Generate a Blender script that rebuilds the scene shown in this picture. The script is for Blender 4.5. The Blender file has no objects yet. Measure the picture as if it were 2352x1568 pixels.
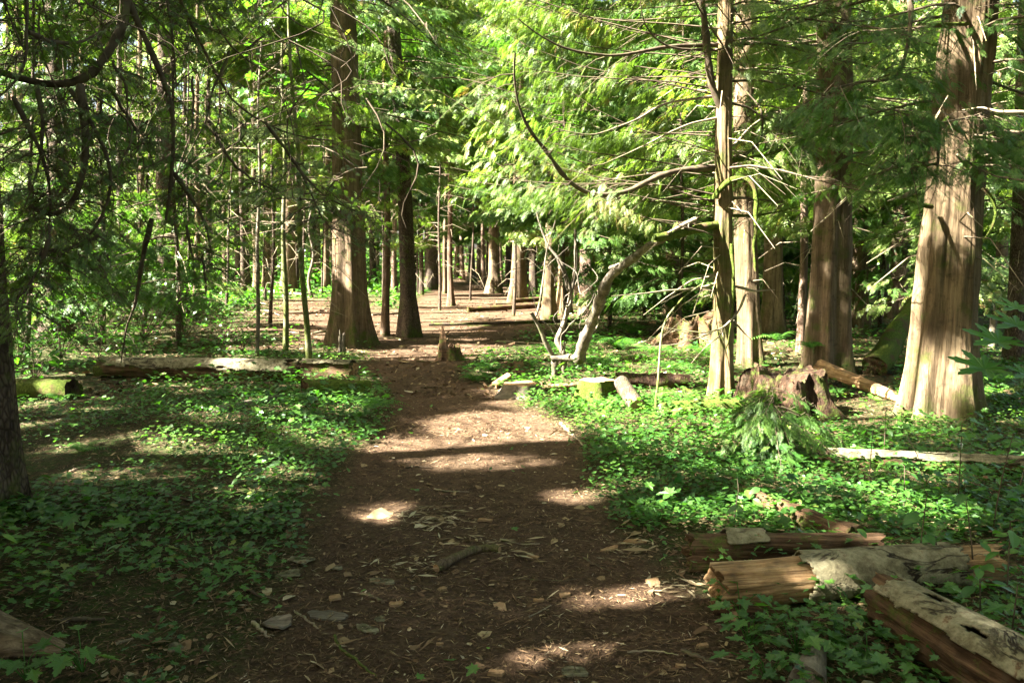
import bpy, math, numpy as np
from mathutils import Vector

# ------------------------------------------------------------ camera, sky, sun, exposure
SC = bpy.context.scene
EYE, F, PITCH = 1.6, 796.4, math.atan(84 / 796.4)
CAM = np.array([0.0, 0.0, EYE])
cd = bpy.data.cameras.new('camera'); co = bpy.data.objects.new('camera', cd)
SC.collection.objects.link(co); SC.camera = co
cd.sensor_width = 36; cd.lens = 28; cd.clip_start = 0.05; cd.clip_end = 2000
co.location = CAM; co.rotation_euler = (math.pi / 2 - PITCH, 0, 0)
SUN_EL = math.radians(43)
sx, sy = -0.95, -0.28
_n = math.hypot(sx, sy); sx, sy = sx / _n, sy / _n
SUN = np.array([sx * math.cos(SUN_EL), sy * math.cos(SUN_EL), math.sin(SUN_EL)])
W = bpy.data.worlds.new('World'); SC.world = W; W.use_nodes = True
nt = W.node_tree
sk = nt.nodes.new('ShaderNodeTexSky'); sk.sky_type = 'NISHITA'; sk.sun_disc = False; sk.air_density = .5; sk.dust_density = 4.0; sk.ozone_density = 0
sk.sun_elevation = SUN_EL; sk.sun_rotation = math.atan2(sx, sy)
wm = nt.nodes.new('ShaderNodeMix'); wm.data_type = 'RGBA'; wm.blend_type = 'MULTIPLY'; wm.inputs[0].default_value = 1; wm.inputs[7].default_value = (1.0, .94, .76, 1)
nt.links.new(sk.outputs[0], wm.inputs[6]); nt.links.new(wm.outputs[2], nt.nodes['Background'].inputs[0])
nt.nodes['Background'].inputs[1].default_value = 0.050
sl = bpy.data.lights.new('sun', 'SUN'); so = bpy.data.objects.new('sun', sl); SC.collection.objects.link(so)
sl.energy = 5.0; sl.angle = math.radians(0.5); sl.color = (1.0, 0.95, 0.84)
so.rotation_euler = Vector(SUN).to_track_quat('Z', 'Y').to_euler()
SC.view_settings.view_transform = 'Standard'; SC.view_settings.look = 'None'
SC.view_settings.exposure = 4.1; SC.view_settings.gamma = 1.0
SC.cycles.use_denoising = True; SC.cycles.sample_clamp_indirect = .12; SC.cycles.max_bounces = 6; SC.cycles.diffuse_bounces = 4; SC.cycles.glossy_bounces = 2
SC.cycles.transmission_bounces = 4; SC.cycles.caustics_reflective = False; SC.cycles.caustics_refractive = False

# ------------------------------------------------------------ numbers
RNG = np.random.default_rng(11)
def U(a, b, n=None): return RNG.uniform(a, b, n)
def A(*v): return np.array(v, float)
def nrm(v): return v / np.maximum(np.linalg.norm(v, axis=-1, keepdims=True), 1e-9)
def _h(x, y, z, s):
    h = (x * 374761393 + y * 668265263 + z * 1440662683 + s * 974634121) & 0xffffffff
    h = ((h ^ (h >> 13)) * 1274126177) & 0xffffffff
    h = ((h ^ (h >> 16)) * 2246822519) & 0xffffffff
    return ((h ^ (h >> 15)) & 0xffffff) / float(0xffffff)
def vn(p, s=0):
    p = np.asarray(p, float); i = np.floor(p).astype(np.int64); f = p - i; f = f * f * (3 - 2 * f)
    x, y, z = i[..., 0], i[..., 1], i[..., 2]; fx, fy, fz = f[..., 0], f[..., 1], f[..., 2]
    r = 0
    for dx in (0, 1):
        for dy in (0, 1):
            for dz in (0, 1):
                w = (fx if dx else 1 - fx) * (fy if dy else 1 - fy) * (fz if dz else 1 - fz)
                r = r + w * _h(x + dx, y + dy, z + dz, s)
    return r
def fbm(p, o=4, s=0):
    r, a, t = 0, 1.0, 0
    for k in range(o):
        r = r + a * vn(np.asarray(p) * 2 ** k, s + k); t += a; a *= 0.5
    return r / t
def n2(x, y, o=3, s=0): return fbm(np.stack([x, y, np.zeros_like(x) + 0.37], -1), o, s)

# ------------------------------------------------------------ the lie of the land
_ty = np.array([-20, 2.5, 3.2, 5, 7, 9, 11, 13, 16, 22, 35, 60, 120.])
_tx = np.array([.2, -.12, -.15, -.25, -.38, -.7, -1.5, -1.5, -1.3, -1.2, -1.9, -2.6, -5.])
_tw = np.array([1., .98, .95, .92, .88, .72, .55, .9, 1.6, 1.9, 1.9, 1.7, 2.])
def trail_mask(x, y):
    xc, w = np.interp(y, _ty, _tx), np.interp(y, _ty, _tw)
    n = (n2(x * 1.3, y * 1.3, 3, 5) - .5)
    a = np.clip((w + n * .7 - np.abs(x - xc)) / .28 + .5, 0, 1)
    lo, hi = -.29 * y - 1 + 5 * n, .06 * y + .6 + 2 * n                      # bare clearing beyond the big cedar
    c = np.clip((x - lo) / 1.2, 0, 1) * np.clip((hi - x) / 1.0, 0, 1) * np.clip((y - 13.2 - 2 * n) / 1.2, 0, 1) * np.clip((31 - y + 9 * n) / 3, 0, 1) * np.clip((n2(x * .55 + 9, y * .55, 3, 6) - .36) * 9, 0, 1)
    return np.maximum(a, c)
def H(x, y):
    x = np.asarray(x, float); y = np.asarray(y, float)
    xc, w = np.interp(y, _ty, _tx), np.interp(y, _ty, _tw)
    side = np.clip((np.abs(x - xc) - w * .7) / 1.6, 0, 1)
    far = np.clip((np.abs(y) - 20) / 30, 0, 1)
    return (n2(x * .35, y * .35, 2, 31) - .5) * .16 * (.3 + .7 * side) + (n2(x * 1.6, y * 1.6, 3, 32) - .5) * .05 + side * .05 + far * (n2(x * .05, y * .05, 2, 33) - .5) * .8 - .01

# ------------------------------------------------------------ picture <-> place (survey helpers; units of a 2352 x 1568 view)
SD = 1024 / 2352
_c, _s = math.cos(PITCH), math.sin(PITCH)
RIGHT, UPV, FWD = A(1, 0, 0), A(0, _s, _c), A(0, _c, -_s)
def ray(px, py):
    px = np.asarray(px, float); py = np.asarray(py, float)
    u, v = (px * SD - 512) / F, (341 - py * SD) / F
    return FWD + u[..., None] * RIGHT + v[..., None] * UPV
def pd(px, py, y):                       # the point seen at px, py whose world y is y
    r = ray(px, py); return CAM + r * (np.asarray(y, float) / r[..., 1])[..., None]
def gp(px, py):                          # the ground point seen at px, py
    r = ray(px, py); z = 0.0
    for _ in range(6):
        p = CAM + r * ((z - EYE) / r[..., 2])[..., None]; z = H(p[..., 0], p[..., 1])
    return p
def proj(p):
    q = p - CAM; d = q @ FWD; dd = np.where(np.abs(d) < 1e-6, 1e-6, d)
    return ((q @ RIGHT) / dd * F + 512) / SD, (341 - (q @ UPV) / dd * F) / SD, d
def ppm(y): return F / SD / y            # pixels of that view per metre at distance y

# ------------------------------------------------------------ meshes
class MB:
    def __init__(s): s.v, s.f, s.n = [], [], 0
    def add(s, v, f, mat=0, rnd=None, smooth=False):
        v = np.asarray(v, float).reshape(-1, 3); f = np.asarray(f, np.int64)
        if len(v) == 0 or len(f) == 0: return
        r = np.full(len(f), .5) if rnd is None else np.broadcast_to(np.asarray(rnd, float), (len(f),))
        s.v.append(v); s.f.append((f + s.n, mat, r, smooth)); s.n += len(v)
    def build(s, name, mats, parent=None, loc=None):
        o0 = A(*parent.location) if parent is not None and loc is None else (A(0, 0, 0) if loc is None else np.asarray(loc, float))
        me = bpy.data.meshes.new(name)
        v = (np.concatenate(s.v) - o0).astype(np.float32) if s.v else np.zeros((0, 3), np.float32)
        nl = sum(f.size for f, *_ in s.f); nf = sum(len(f) for f, *_ in s.f)
        me.vertices.add(len(v)); me.vertices.foreach_set('co', v.ravel())
        me.loops.add(nl); me.loops.foreach_set('vertex_index', np.concatenate([f.ravel() for f, *_ in s.f]).astype(np.int32))
        tot = np.concatenate([np.full(len(f), f.shape[1], np.int32) for f, *_ in s.f])
        me.polygons.add(nf); me.polygons.foreach_set('loop_start', (np.cumsum(tot) - tot).astype(np.int32))
        me.polygons.foreach_set('loop_total', tot)
        me.polygons.foreach_set('material_index', np.concatenate([np.full(len(f), m, np.int32) for f, m, *_ in s.f]))
        me.polygons.foreach_set('use_smooth', np.concatenate([np.full(len(f), sm, bool) for f, m, r, sm in s.f]))
        at = me.attributes.new('rnd', 'FLOAT', 'FACE'); at.data.foreach_set('value', np.concatenate([r for f, m, r, sm in s.f]).astype(np.float32))
        me.update(calc_edges=True); me.validate()
        for m in mats: me.materials.append(m)
        o = bpy.data.objects.new(name, me); SC.collection.objects.link(o)
        if parent is not None: o.parent = parent
        elif loc is not None: o.location = loc
        return o
def tag(o, label=None, cat=None, group=None, kind=None):
    if label: o['label'] = label
    if cat: o['category'] = cat
    if group: o['group'] = group
    if kind: o['kind'] = kind
    return o
def thing(name, label, cat, loc, group=None):
    o = bpy.data.objects.new(name, None); SC.collection.objects.link(o); o.location = loc; o.empty_display_size = .2
    return tag(o, label, cat, group)
def copy_thing(o, loc, rz, sc=1.0, label=None):
    c = o.copy(); SC.collection.objects.link(c); c.location = loc; c.rotation_euler = (0, 0, rz); c.scale = (sc, sc, sc)
    if label: c['label'] = label
    for ch in list(o.children):
        k = ch.copy(); SC.collection.objects.link(k); k.parent = c
    return c

def gridfaces(K, n, wrap=True):
    k, a = np.meshgrid(np.arange(K - 1), np.arange(n if wrap else n - 1), indexing='ij')
    k, a = k.ravel(), a.ravel(); b = (a + 1) % n
    return np.stack([k * n + a, k * n + b, (k + 1) * n + b, (k + 1) * n + a], -1)
def tubes(P, R, n=4):
    """many tubes at once: P (B,K,3), R (B,K) -> verts, quads"""
    P = np.asarray(P, float); B, K = P.shape[:2]; R = np.broadcast_to(R, (B, K))
    T = nrm(np.gradient(P, axis=1)); m = nrm(P[:, -1] - P[:, 0])
    ref = np.where(np.abs(m[:, 2:3]) < .7, A(0, 0, 1), A(1, 0, 0))[:, None, :]
    Uu = nrm(np.cross(T, ref)); V = np.cross(T, Uu)
    a = np.arange(n) * 2 * math.pi / n
    ring = Uu[:, :, None] * np.cos(a)[None, None, :, None] + V[:, :, None] * np.sin(a)[None, None, :, None]
    v = P[:, :, None] + ring * R[:, :, None, None]
    f = gridfaces(K, n)
    return v.reshape(-1, 3), (f[None] + (np.arange(B) * K * n)[:, None, None]).reshape(-1, 4)
def smooth_path(pts, n):
    pts = np.asarray(pts, float); d = np.r_[0, np.cumsum(np.linalg.norm(np.diff(pts, axis=0), axis=1))]
    t = np.linspace(0, d[-1], n); o = np.stack([np.interp(t, d, pts[:, i]) for i in range(pts.shape[1])], -1)
    for _ in range(max(1, n // (3 * len(pts)) + 1)):
        o[1:-1] = .25 * o[:-2] + .5 * o[1:-1] + .25 * o[2:]
    return o
def scatter(mb, tv, tf, pos, d, up, size, rnd, mat=0, jit=.08):
    if len(pos) == 0: return
    d = nrm(d); sd = nrm(np.cross(up, d)); u2 = np.cross(d, sd); size = np.broadcast_to(size, (len(pos),))
    v = pos[:, None] + size[:, None, None] * (tv[None, :, 0:1] * d[:, None] + tv[None, :, 1:2] * sd[:, None] + tv[None, :, 2:3] * u2[:, None])
    N, V = len(pos), len(tv)
    f = (tf[None] + (np.arange(N) * V)[:, None, None]).reshape(-1, tf.shape[1])
    r = np.repeat(np.broadcast_to(rnd, (N,)), len(tf)) + RNG.normal(0, jit, N * len(tf))
    mb.add(v.reshape(-1, 3), f, mat, np.clip(r, 0, 1))

# ------------------------------------------------------------ leaf shapes (unit length along x)
def frond(n, wid=1.0, droop=.22, seed=0):
    r = np.random.default_rng(seed); V, Q = [], []
    def q(b, ang, l, w):
        dx, dy = math.cos(ang), math.sin(ang); i = len(V)
        for t, s in ((0, 0), (.5, w), (1, 0), (.5, -w)):
            V.append((b + t * l * dx - s * dy, t * l * dy + s * dx))
        Q.append((i, i + 1, i + 2, i + 3))
    for k in range(n):
        x = .03 + .85 * k / n
        for sg in (1, -1):
            xx = x + (.4 / n if sg < 0 else 0)
            l = .46 * (1 - xx) ** .65 * min(1, xx / .22 + .45) * r.uniform(.75, 1.15)
            q(xx, sg * math.radians(r.uniform(38, 56)), l, (.085 * l + .012) * wid)
    q(.8, 0, .2, .03 * wid); q(0, 0, .85, .012 * wid)
    v = np.array(V); z = -droop * v[:, 0] ** 2 - .5 * droop * np.abs(v[:, 1])
    return np.c_[v, z], np.array(Q)
FR_HI = frond(10, .85, .30, 1); FR_MID = frond(9, .62, .42, 2); FR_LO = frond(4, 1.9, .34, 3)
def palm_leaf(lobes=5, depth=.45, spread=125, teeth=0, cup=.12, seed=0):
    """lobed leaf: stalk joint at the origin, x towards the tip"""
    r = np.random.default_rng(seed); pts = []
    angs = np.linspace(-spread, spread, lobes)
    for i, a in enumerate(angs):
        L = (1 - .38 * abs(a) / max(spread, 1)) * r.uniform(.92, 1.05)
        st = spread / max(lobes - 1, 1)
        if teeth:
            for da, q in ((-.62, .72), (-.5, .86), (-.3, .84), (-.2, .97), (0, 1.06), (.2, .97), (.3, .84), (.5, .86), (.62, .72)):
                pts.append((a + da * st, L * (q if abs(da) < .55 else q * (1 - depth * .6))))
        else:
            for da, q in ((-.6, .82), (0, 1.0), (.6, .82)): pts.append((a + da * st, L * q))
        if i < lobes - 1: pts.append((a + st, (1 - depth) * .9))
    p = np.array(pts); th = np.radians(p[:, 0]); x = .38 + .6 * p[:, 1] * np.cos(th); y = .6 * p[:, 1] * np.sin(th)
    v = np.r_[[[.38, 0, -cup * .3]], np.c_[x, y, cup * (np.abs(y) - .3 * x ** 2)], [[0.0, 0, 0]]]
    k = len(p); f = [(0, i, i + 1) for i in range(1, k)] + [(0, k, k + 1), (0, k + 1, 1)]
    return v, np.array(f)
LOBED = palm_leaf(5, .30, 118, 1, .15, 4); TRI3 = palm_leaf(3, .45, 85, 0, .1, 5); ROUND = palm_leaf(5, .12, 130, 0, .12, 6); MAPLE = palm_leaf(7, .52, 140, 1, .16, 7)
def ovate(n=6, w=.3, tip=.1, fold=.12):
    t = np.linspace(0, 1, n + 1); ww = w * np.sin(np.pi * t ** .8) ** .8 * (1 - tip * t); z = -.22 * t ** 2
    V = np.r_[np.c_[t, 0 * t, z], np.c_[t, ww, z + fold * ww], np.c_[t, -ww, z + fold * ww]]; m = n + 1
    Q = [(i, i + 1, m + i + 1, m + i) for i in range(n)] + [(i + 1, i, 2 * m + i, 2 * m + i + 1) for i in range(n)]
    return V, np.array(Q)
OVATE = ovate(); OVATE_S = ovate(3, .34)
# ------------------------------------------------------------ materials
class NT:
    def __init__(s, name):
        s.m = bpy.data.materials.new(name); s.m.use_nodes = True; s.t = s.m.node_tree; s.t.nodes.clear()
        s.out = s.n('OutputMaterial')
    def n(s, t, **kw):
        o = s.t.nodes.new('ShaderNode' + t)
        for k, v in kw.items(): setattr(o, k, v)
        return o
    def l(s, a, b): s.t.links.new(a, b)
    def tex(s): return s.n('TexCoord').outputs['Object']
    def map(s, src, sc):
        m = s.n('Mapping'); s.l(src, m.inputs[0]); m.inputs['Scale'].default_value = sc; return m.outputs[0]
    def noise(s, src, sc, det=5, rough=.6, dist=0):
        o = s.n('TexNoise'); s.l(src, o.inputs['Vector']); o.inputs['Scale'].default_value = sc
        o.inputs['Detail'].default_value = det; o.inputs['Roughness'].default_value = rough; o.inputs['Distortion'].default_value = dist
        return o.outputs[0]
    def ramp(s, fac, stops):
        o = s.n('ValToRGB'); s.l(fac, o.inputs[0]); e = o.color_ramp.elements
        while len(e) < len(stops): e.new(.5)
        for i, (p, c) in enumerate(stops): e[i].position = p; e[i].color = (*c, 1) if len(c) == 3 else c
        return o.outputs[0]
    def mix(s, fac, a, b, mode='MIX'):
        o = s.n('Mix', data_type='RGBA', blend_type=mode)
        if isinstance(fac, (int, float)): o.inputs[0].default_value = fac
        else: s.l(fac, o.inputs[0])
        for i, x in ((6, a), (7, b)):
            if isinstance(x, tuple): o.inputs[i].default_value = (*x, 1)
            else: s.l(x, o.inputs[i])
        return o.outputs[2]
    def math(s, op, a, b=None, c=None):
        o = s.n('Math', operation=op)
        for i, x in enumerate((a, b, c)):
            if x is None: continue
            if isinstance(x, (int, float)): o.inputs[i].default_value = x
            else: s.l(x, o.inputs[i])
        return o.outputs[0]
    def attr(s, nm): return s.n('Attribute', attribute_name=nm).outputs['Fac']
    def bsdf(s, col, rough=.85, spec=.25, bump=None, bs=.6, bd=.02):
        b = s.n('BsdfPrincipled')
        if isinstance(col, tuple): b.inputs['Base Color'].default_value = (*col, 1)
        else: s.l(col, b.inputs['Base Color'])
        b.inputs['Roughness'].default_value = rough; b.inputs['Specular IOR Level'].default_value = spec
        if bump is not None:
            u = s.n('Bump'); u.inputs['Strength'].default_value = bs; u.inputs['Distance'].default_value = bd
            s.l(bump, u.inputs['Height']); s.l(u.outputs[0], b.inputs['Normal'])
        return b
    def end(s, sh): s.l(sh.outputs[0], s.out.inputs[0]); return s.m

def leaf_mat(name, stops, trans, tmix=.38, rough=.5, spec=.3):
    k = NT(name); c = k.ramp(k.attr('rnd'), stops); b = k.bsdf(c, rough, spec)
    t = k.n('BsdfTranslucent'); k.l(k.mix(1.0, c, trans, 'MULTIPLY'), t.inputs[0])
    m = k.n('MixShader'); m.inputs[0].default_value = tmix; k.l(b.outputs[0], m.inputs[1]); k.l(t.outputs[0], m.inputs[2])
    return k.end(m)
M = {}
M['cedar'] = leaf_mat('cedar_leaf', [(0, (.034, .066, .018)), (.5, (.098, .158, .034)), (.85, (.19, .245, .065)), (1, (.24, .14, .06))], (1.45, 1.7, .6), .38, .45, .4)
M['hemlock'] = leaf_mat('hemlock_leaf', [(0, (.020, .055, .014)), (.6, (.058, .122, .022)), (1, (.12, .19, .034))], (1.7, 2.0, .7))
M['broad'] = leaf_mat('broad_leaf', [(0, (.025, .08, .016)), (.6, (.058, .15, .022)), (1, (.12, .22, .032))], (1.7, 2.2, .6), .42, .38, .5)
M['herb'] = leaf_mat('herb_leaf', [(0, (.018, .066, .014)), (.5, (.054, .136, .020)), (.9, (.105, .21, .028)), (1, (.18, .20, .045))], (1.5, 2.0, .6), .35, .40, .5)
M['fern'] = leaf_mat('fern_leaf', [(0, (.025, .08, .018)), (.6, (.05, .14, .025)), (1, (.10, .19, .035))], (1.6, 2.0, .6), .4, .5, .25)
M['litter'] = leaf_mat('litter', [(0, (.045, .026, .015)), (.35, (.11, .065, .035)), (.65, (.20, .13, .07)), (.85, (.34, .26, .14)), (1, (.46, .40, .28))], (.8, .7, .5), .1, .8, .2)
M['chip'] = leaf_mat('wood_chip', [(0, (.11, .075, .04)), (.5, (.24, .18, .10)), (1, (.42, .36, .23))], (.5, .5, .4), .05, .8, .2)
def twig_mat():
    k = NT('twig'); n = k.noise(k.tex(), 14, 3)
    return k.end(k.bsdf(k.ramp(n, [(.25, (.035, .024, .016)), (.55, (.10, .075, .05)), (.75, (.10, .12, .04))]), .9, .15))
M['twig'] = twig_mat()
def pale_twig():
    k = NT('dead_twig'); n = k.noise(k.tex(), 9, 3)
    return k.end(k.bsdf(k.ramp(n, [(.25, (.10, .075, .05)), (.5, (.25, .20, .14)), (.75, (.22, .23, .09))]), .9, .15))
M['dead'] = pale_twig()
def bark(name, dark, mid, light, fx=16, fz=.8, moss=.3, bd=.025, flake=False):
    k = NT(name); o = k.tex()
    a = k.noise(k.map(o, (fx, fx, fz * 1.5)), 1, 6, .66, 1.1); a2 = k.noise(k.map(o, (fx * .32, fx * .32, fz * .8)), 1, 4, .6, .8); a = k.math('MULTIPLY_ADD', a2, .55, k.math('MULTIPLY', a, .62))
    b = k.noise(o, 2.2, 4); c = k.noise(k.map(o, (fx * 2.6, fx * 2.6, fz * 4)), 1, 4, .7)
    h = k.math('MULTIPLY_ADD', c, .35, a)
    if flake:
        v = k.n('TexVoronoi', feature='DISTANCE_TO_EDGE'); k.l(k.map(o, (44, 44, 16)), v.inputs['Vector']); v.inputs['Scale'].default_value = 1
        h = k.math('MULTIPLY_ADD', k.math('MINIMUM', v.outputs['Distance'], .3), .9, k.math('MULTIPLY', h, .75))
    col = k.ramp(h, [(.50, dark), (.66, mid), (.86, light)])
    col = k.mix(k.math('MULTIPLY', k.ramp(b, [(.40, (0, 0, 0)), (.66, (1, 1, 1))]), .6), col, tuple(x * .5 for x in mid))
    col = k.mix(k.ramp(k.noise(o, 11, 5, .7), [(.54, (0, 0, 0)), (.70, (.6, .6, .6))]), col, dark)
    g = k.noise(o, 3.1, 6, .7)
    z = k.n('SeparateXYZ'); k.l(o, z.inputs[0])
    zf = k.math('MULTIPLY_ADD', k.math('POWER', 2.718, k.math('MULTIPLY', z.outputs[2], -1.6)), .11, moss - .31)
    mf = k.ramp(k.math('ADD', g, zf), [(.50, (0, 0, 0)), (.66, (1, 1, 1))])
    col = k.mix(mf, col, k.ramp(c, [(.3, (.035, .048, .010)), (.7, (.10, .12, .026))]))
    return k.end(k.bsdf(col, .92, .15, h, .9, bd))
M['bark_cedar'] = bark('cedar_bark', (.024, .015, .009), (.098, .066, .040), (.20, .145, .092), 34, .9, .25, .03)
M['bark_moss'] = bark('mossy_cedar_bark', (.028, .018, .009), (.12, .082, .042), (.23, .165, .09), 34, .9, .315, .03)
M['bark_gray'] = bark('gray_bark', (.022, .0145, .008), (.10, .068, .039), (.20, .148, .086), 36, .9, .24, .03)
M['bark_dark'] = bark('dark_bark', (.020, .014, .010), (.075, .054, .040), (.145, .11, .08), 12, 2.2, .25, .03, True)
M['bark_red'] = bark('red_bark', (.04, .020, .013), (.10, .065, .045), (.19, .135, .095), 18, 1.2, .2, .02)
M['bark_sap'] = bark('sapling_bark', (.06, .055, .035), (.15, .135, .085), (.26, .24, .16), 22, 5, .40, .01)
M['bark_pale'] = bark('pale_bark', (.030, .025, .019), (.085, .070, .052), (.22, .185, .14), 16, 6, .26, .015)
def wood(name, stops, fx=1.6, fr=52, bd=.012, axis=0, moss=0.0):
    k = NT(name); o = k.tex(); sc = [fr, fr, fr]; sc[axis] = fx
    a = k.noise(k.map(o, tuple(sc)), 1, 7, .7, .8); b = k.noise(o, 5, 5, .65); sc2 = [fr * .4] * 3; sc2[axis] = fx * 1.3
    d = k.noise(k.map(o, tuple(sc2)), 1, 4, .6, .5)
    h = k.math('MULTIPLY_ADD', b, .5, k.math('MULTIPLY', a, .7)); col = k.ramp(h, stops)
    col = k.mix(k.ramp(d, [(.50, (0, 0, 0)), (.64, (.65, .65, .65))]), col, stops[0][1])
    col = k.mix(k.ramp(k.noise(o, 9, 4), [(.52, (0, 0, 0)), (.7, (.6, .6, .6))]), col, (.10, .08, .055))
    if moss:
        mf = k.ramp(k.noise(o, 6, 6, .75), [(.56 - moss, (0, 0, 0)), (.66 - moss, (1, 1, 1))]); col = k.mix(mf, col, k.ramp(k.noise(o, 50, 4, .7), [(.3, (.022, .035, .008)), (.7, (.11, .14, .028))]))
    return k.end(k.bsdf(col, .92, .1, k.math('MULTIPLY_ADD', d, -.8, h), 1.0, bd))
M['rot'] = wood('rotten_wood', [(.36, (.04, .02, .010)), (.49, (.18, .098, .044)), (.62, (.38, .235, .115)), (.82, (.55, .40, .24))], bd=.02)
M['rotdark'] = wood('dark_rotten_wood', [(.40, (.018, .011, .007)), (.55, (.065, .038, .021)), (.70, (.15, .09, .05)), (.88, (.27, .18, .105))], bd=.02, moss=.05)
M['rotred'] = wood('red_rotten_wood', [(.40, (.010, .006, .004)), (.56, (.038, .022, .014)), (.72, (.088, .052, .032)), (.88, (.19, .135, .09))], 5, 22, .05, 2, .04)
M['cutwood'] = wood('cut_wood', [(.36, (.09, .05, .026)), (.55, (.27, .165, .085)), (.8, (.42, .30, .18))], 12, 12, .006)
M['graywood'] = wood('gray_wood', [(.38, (.03, .026, .02)), (.55, (.12, .10, .075)), (.8, (.26, .225, .17))], 1.5, 26, .01)
M['weather'] = wood('weathered_wood', [(.38, (.022, .015, .009)), (.55, (.12, .085, .05)), (.70, (.24, .18, .11)), (.88, (.38, .30, .20))], 1.0, 42, .02)
def lichen_bark():
    k = NT('lichen_bark'); o = k.tex(); s = k.map(o, (.45, 1, 1))
    n = k.noise(o, 30, 6, .75); b = k.noise(o, 7, 5, .7); g = k.noise(s, 5.5, 5, .6, .8); q = k.noise(o, 2.3, 3)
    line = k.ramp(k.math('ABSOLUTE', k.math('SUBTRACT', g, .5)), [(.006, (1, 1, 1)), (.022, (0, 0, 0))])
    line = k.math('MULTIPLY', line, k.ramp(q, [(.42, (0, 0, 0)), (.55, (1, 1, 1))]))
    h = k.math('SUBTRACT', k.math('MULTIPLY_ADD', b, 1.4, k.math('MULTIPLY', n, .22)), line)
    col = k.ramp(k.math('MULTIPLY_ADD', b, .68, k.math('MULTIPLY', n, .32)), [(.36, (.05, .04, .024)), (.46, (.125, .11, .064)), (.56, (.215, .195, .122)), (.70, (.33, .30, .20))])
    col = k.mix(k.ramp(b, [(.585, (0, 0, 0)), (.64, (1, 1, 1))]), col, k.ramp(n, [(.35, (.05, .03, .018)), (.65, (.17, .11, .06))]))
    col = k.mix(line, col, (.028, .02, .014))
    return k.end(k.bsdf(col, .92, .12, h, .8, .015))
M['lichen'] = lichen_bark()
def moss_mat():
    k = NT('moss'); o = k.tex(); n = k.noise(o, 45, 5, .75); b = k.noise(o, 5, 4)
    col = k.ramp(n, [(.3, (.028, .045, .008)), (.55, (.09, .125, .02)), (.75, (.19, .21, .045))])
    col = k.mix(k.ramp(b, [(.52, (0, 0, 0)), (.66, (1, 1, 1))]), col, (.10, .065, .035))
    return k.end(k.bsdf(col, .95, .1, n, 1.0, .03))
M['moss'] = moss_mat()
def ground_mat():
    k = NT('forest_floor'); o = k.tex(); t = k.attr('trail')
    n1 = k.noise(o, 42, 6, .72); n2_ = k.noise(o, 9, 5, .65); n3 = k.noise(o, 1.1, 3)
    dirt = k.ramp(k.math('MULTIPLY_ADD', n2_, .4, k.math('MULTIPLY', n1, .6)), [(.36, (.022, .013, .008)), (.5, (.080, .048, .028)), (.6, (.125, .080, .048)), (.74, (.26, .18, .11))])
    dirt = k.mix(k.ramp(n3, [(.35, (0, 0, 0)), (.7, (.55, .55, .55))]), dirt, (.105, .072, .044))
    duff = k.ramp(n1, [(.32, (.014, .011, .006)), (.52, (.05, .042, .018)), (.7, (.11, .085, .042))])
    moss = k.ramp(n1, [(.3, (.018, .03, .007)), (.55, (.05, .075, .018)), (.75, (.10, .13, .03))])
    duff = k.mix(k.ramp(n2_, [(.45, (0, 0, 0)), (.62, (1, 1, 1))]), duff, moss)
    h = k.math('MULTIPLY_ADD', n2_, .8, n1)
    return k.end(k.bsdf(k.mix(t, duff, dirt), .95, .12, h, 1.0, .03))
M['ground'] = ground_mat()

# ------------------------------------------------------------ ground and trail
def build_ground():
    ys = np.r_[np.arange(-12, 2, .5), np.arange(2, 9, .06), np.arange(9, 20, .14), np.arange(20, 50, .5), np.linspace(50, 260, 50)]
    xs = np.r_[-np.linspace(160, 24, 24), np.arange(-23, -8, .6), np.arange(-8, -4, .16), np.arange(-4, 4.4, .06), np.arange(4.4, 8, .16), np.arange(8, 24, .6), np.linspace(24, 160, 24)]
    X, Y = np.meshgrid(xs, ys); z = H(X, Y); T = trail_mask(X, Y)
    z = z + (n2(X * 7, Y * 7, 3, 41) - .5) * .035 * np.clip(10 - np.abs(Y), 0, 6) / 6
    V = np.stack([X, Y, z], -1).reshape(-1, 3); Fc = gridfaces(len(ys), len(xs), False)[:, ::-1]
    t = T.ravel(); on = t[Fc].mean(1) > .5
    for nm, sel in (('ground', ~on), ('trail', on)):
        mb = MB(); fs = Fc[sel]; used, inv = np.unique(fs.ravel(), return_inverse=True)
        mb.add(V[used], inv.reshape(fs.shape), 0, None, True)
        o = mb.build(nm, [M['ground']]); a = o.data.attributes.new('trail', 'FLOAT', 'POINT'); a.data.foreach_set('value', t[used].astype(np.float32))
        tag(o, 'brown soil and duff under the ground cover' if nm == 'ground' else 'trodden brown dirt path through the forest', nm, kind='structure')
build_ground()
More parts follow.
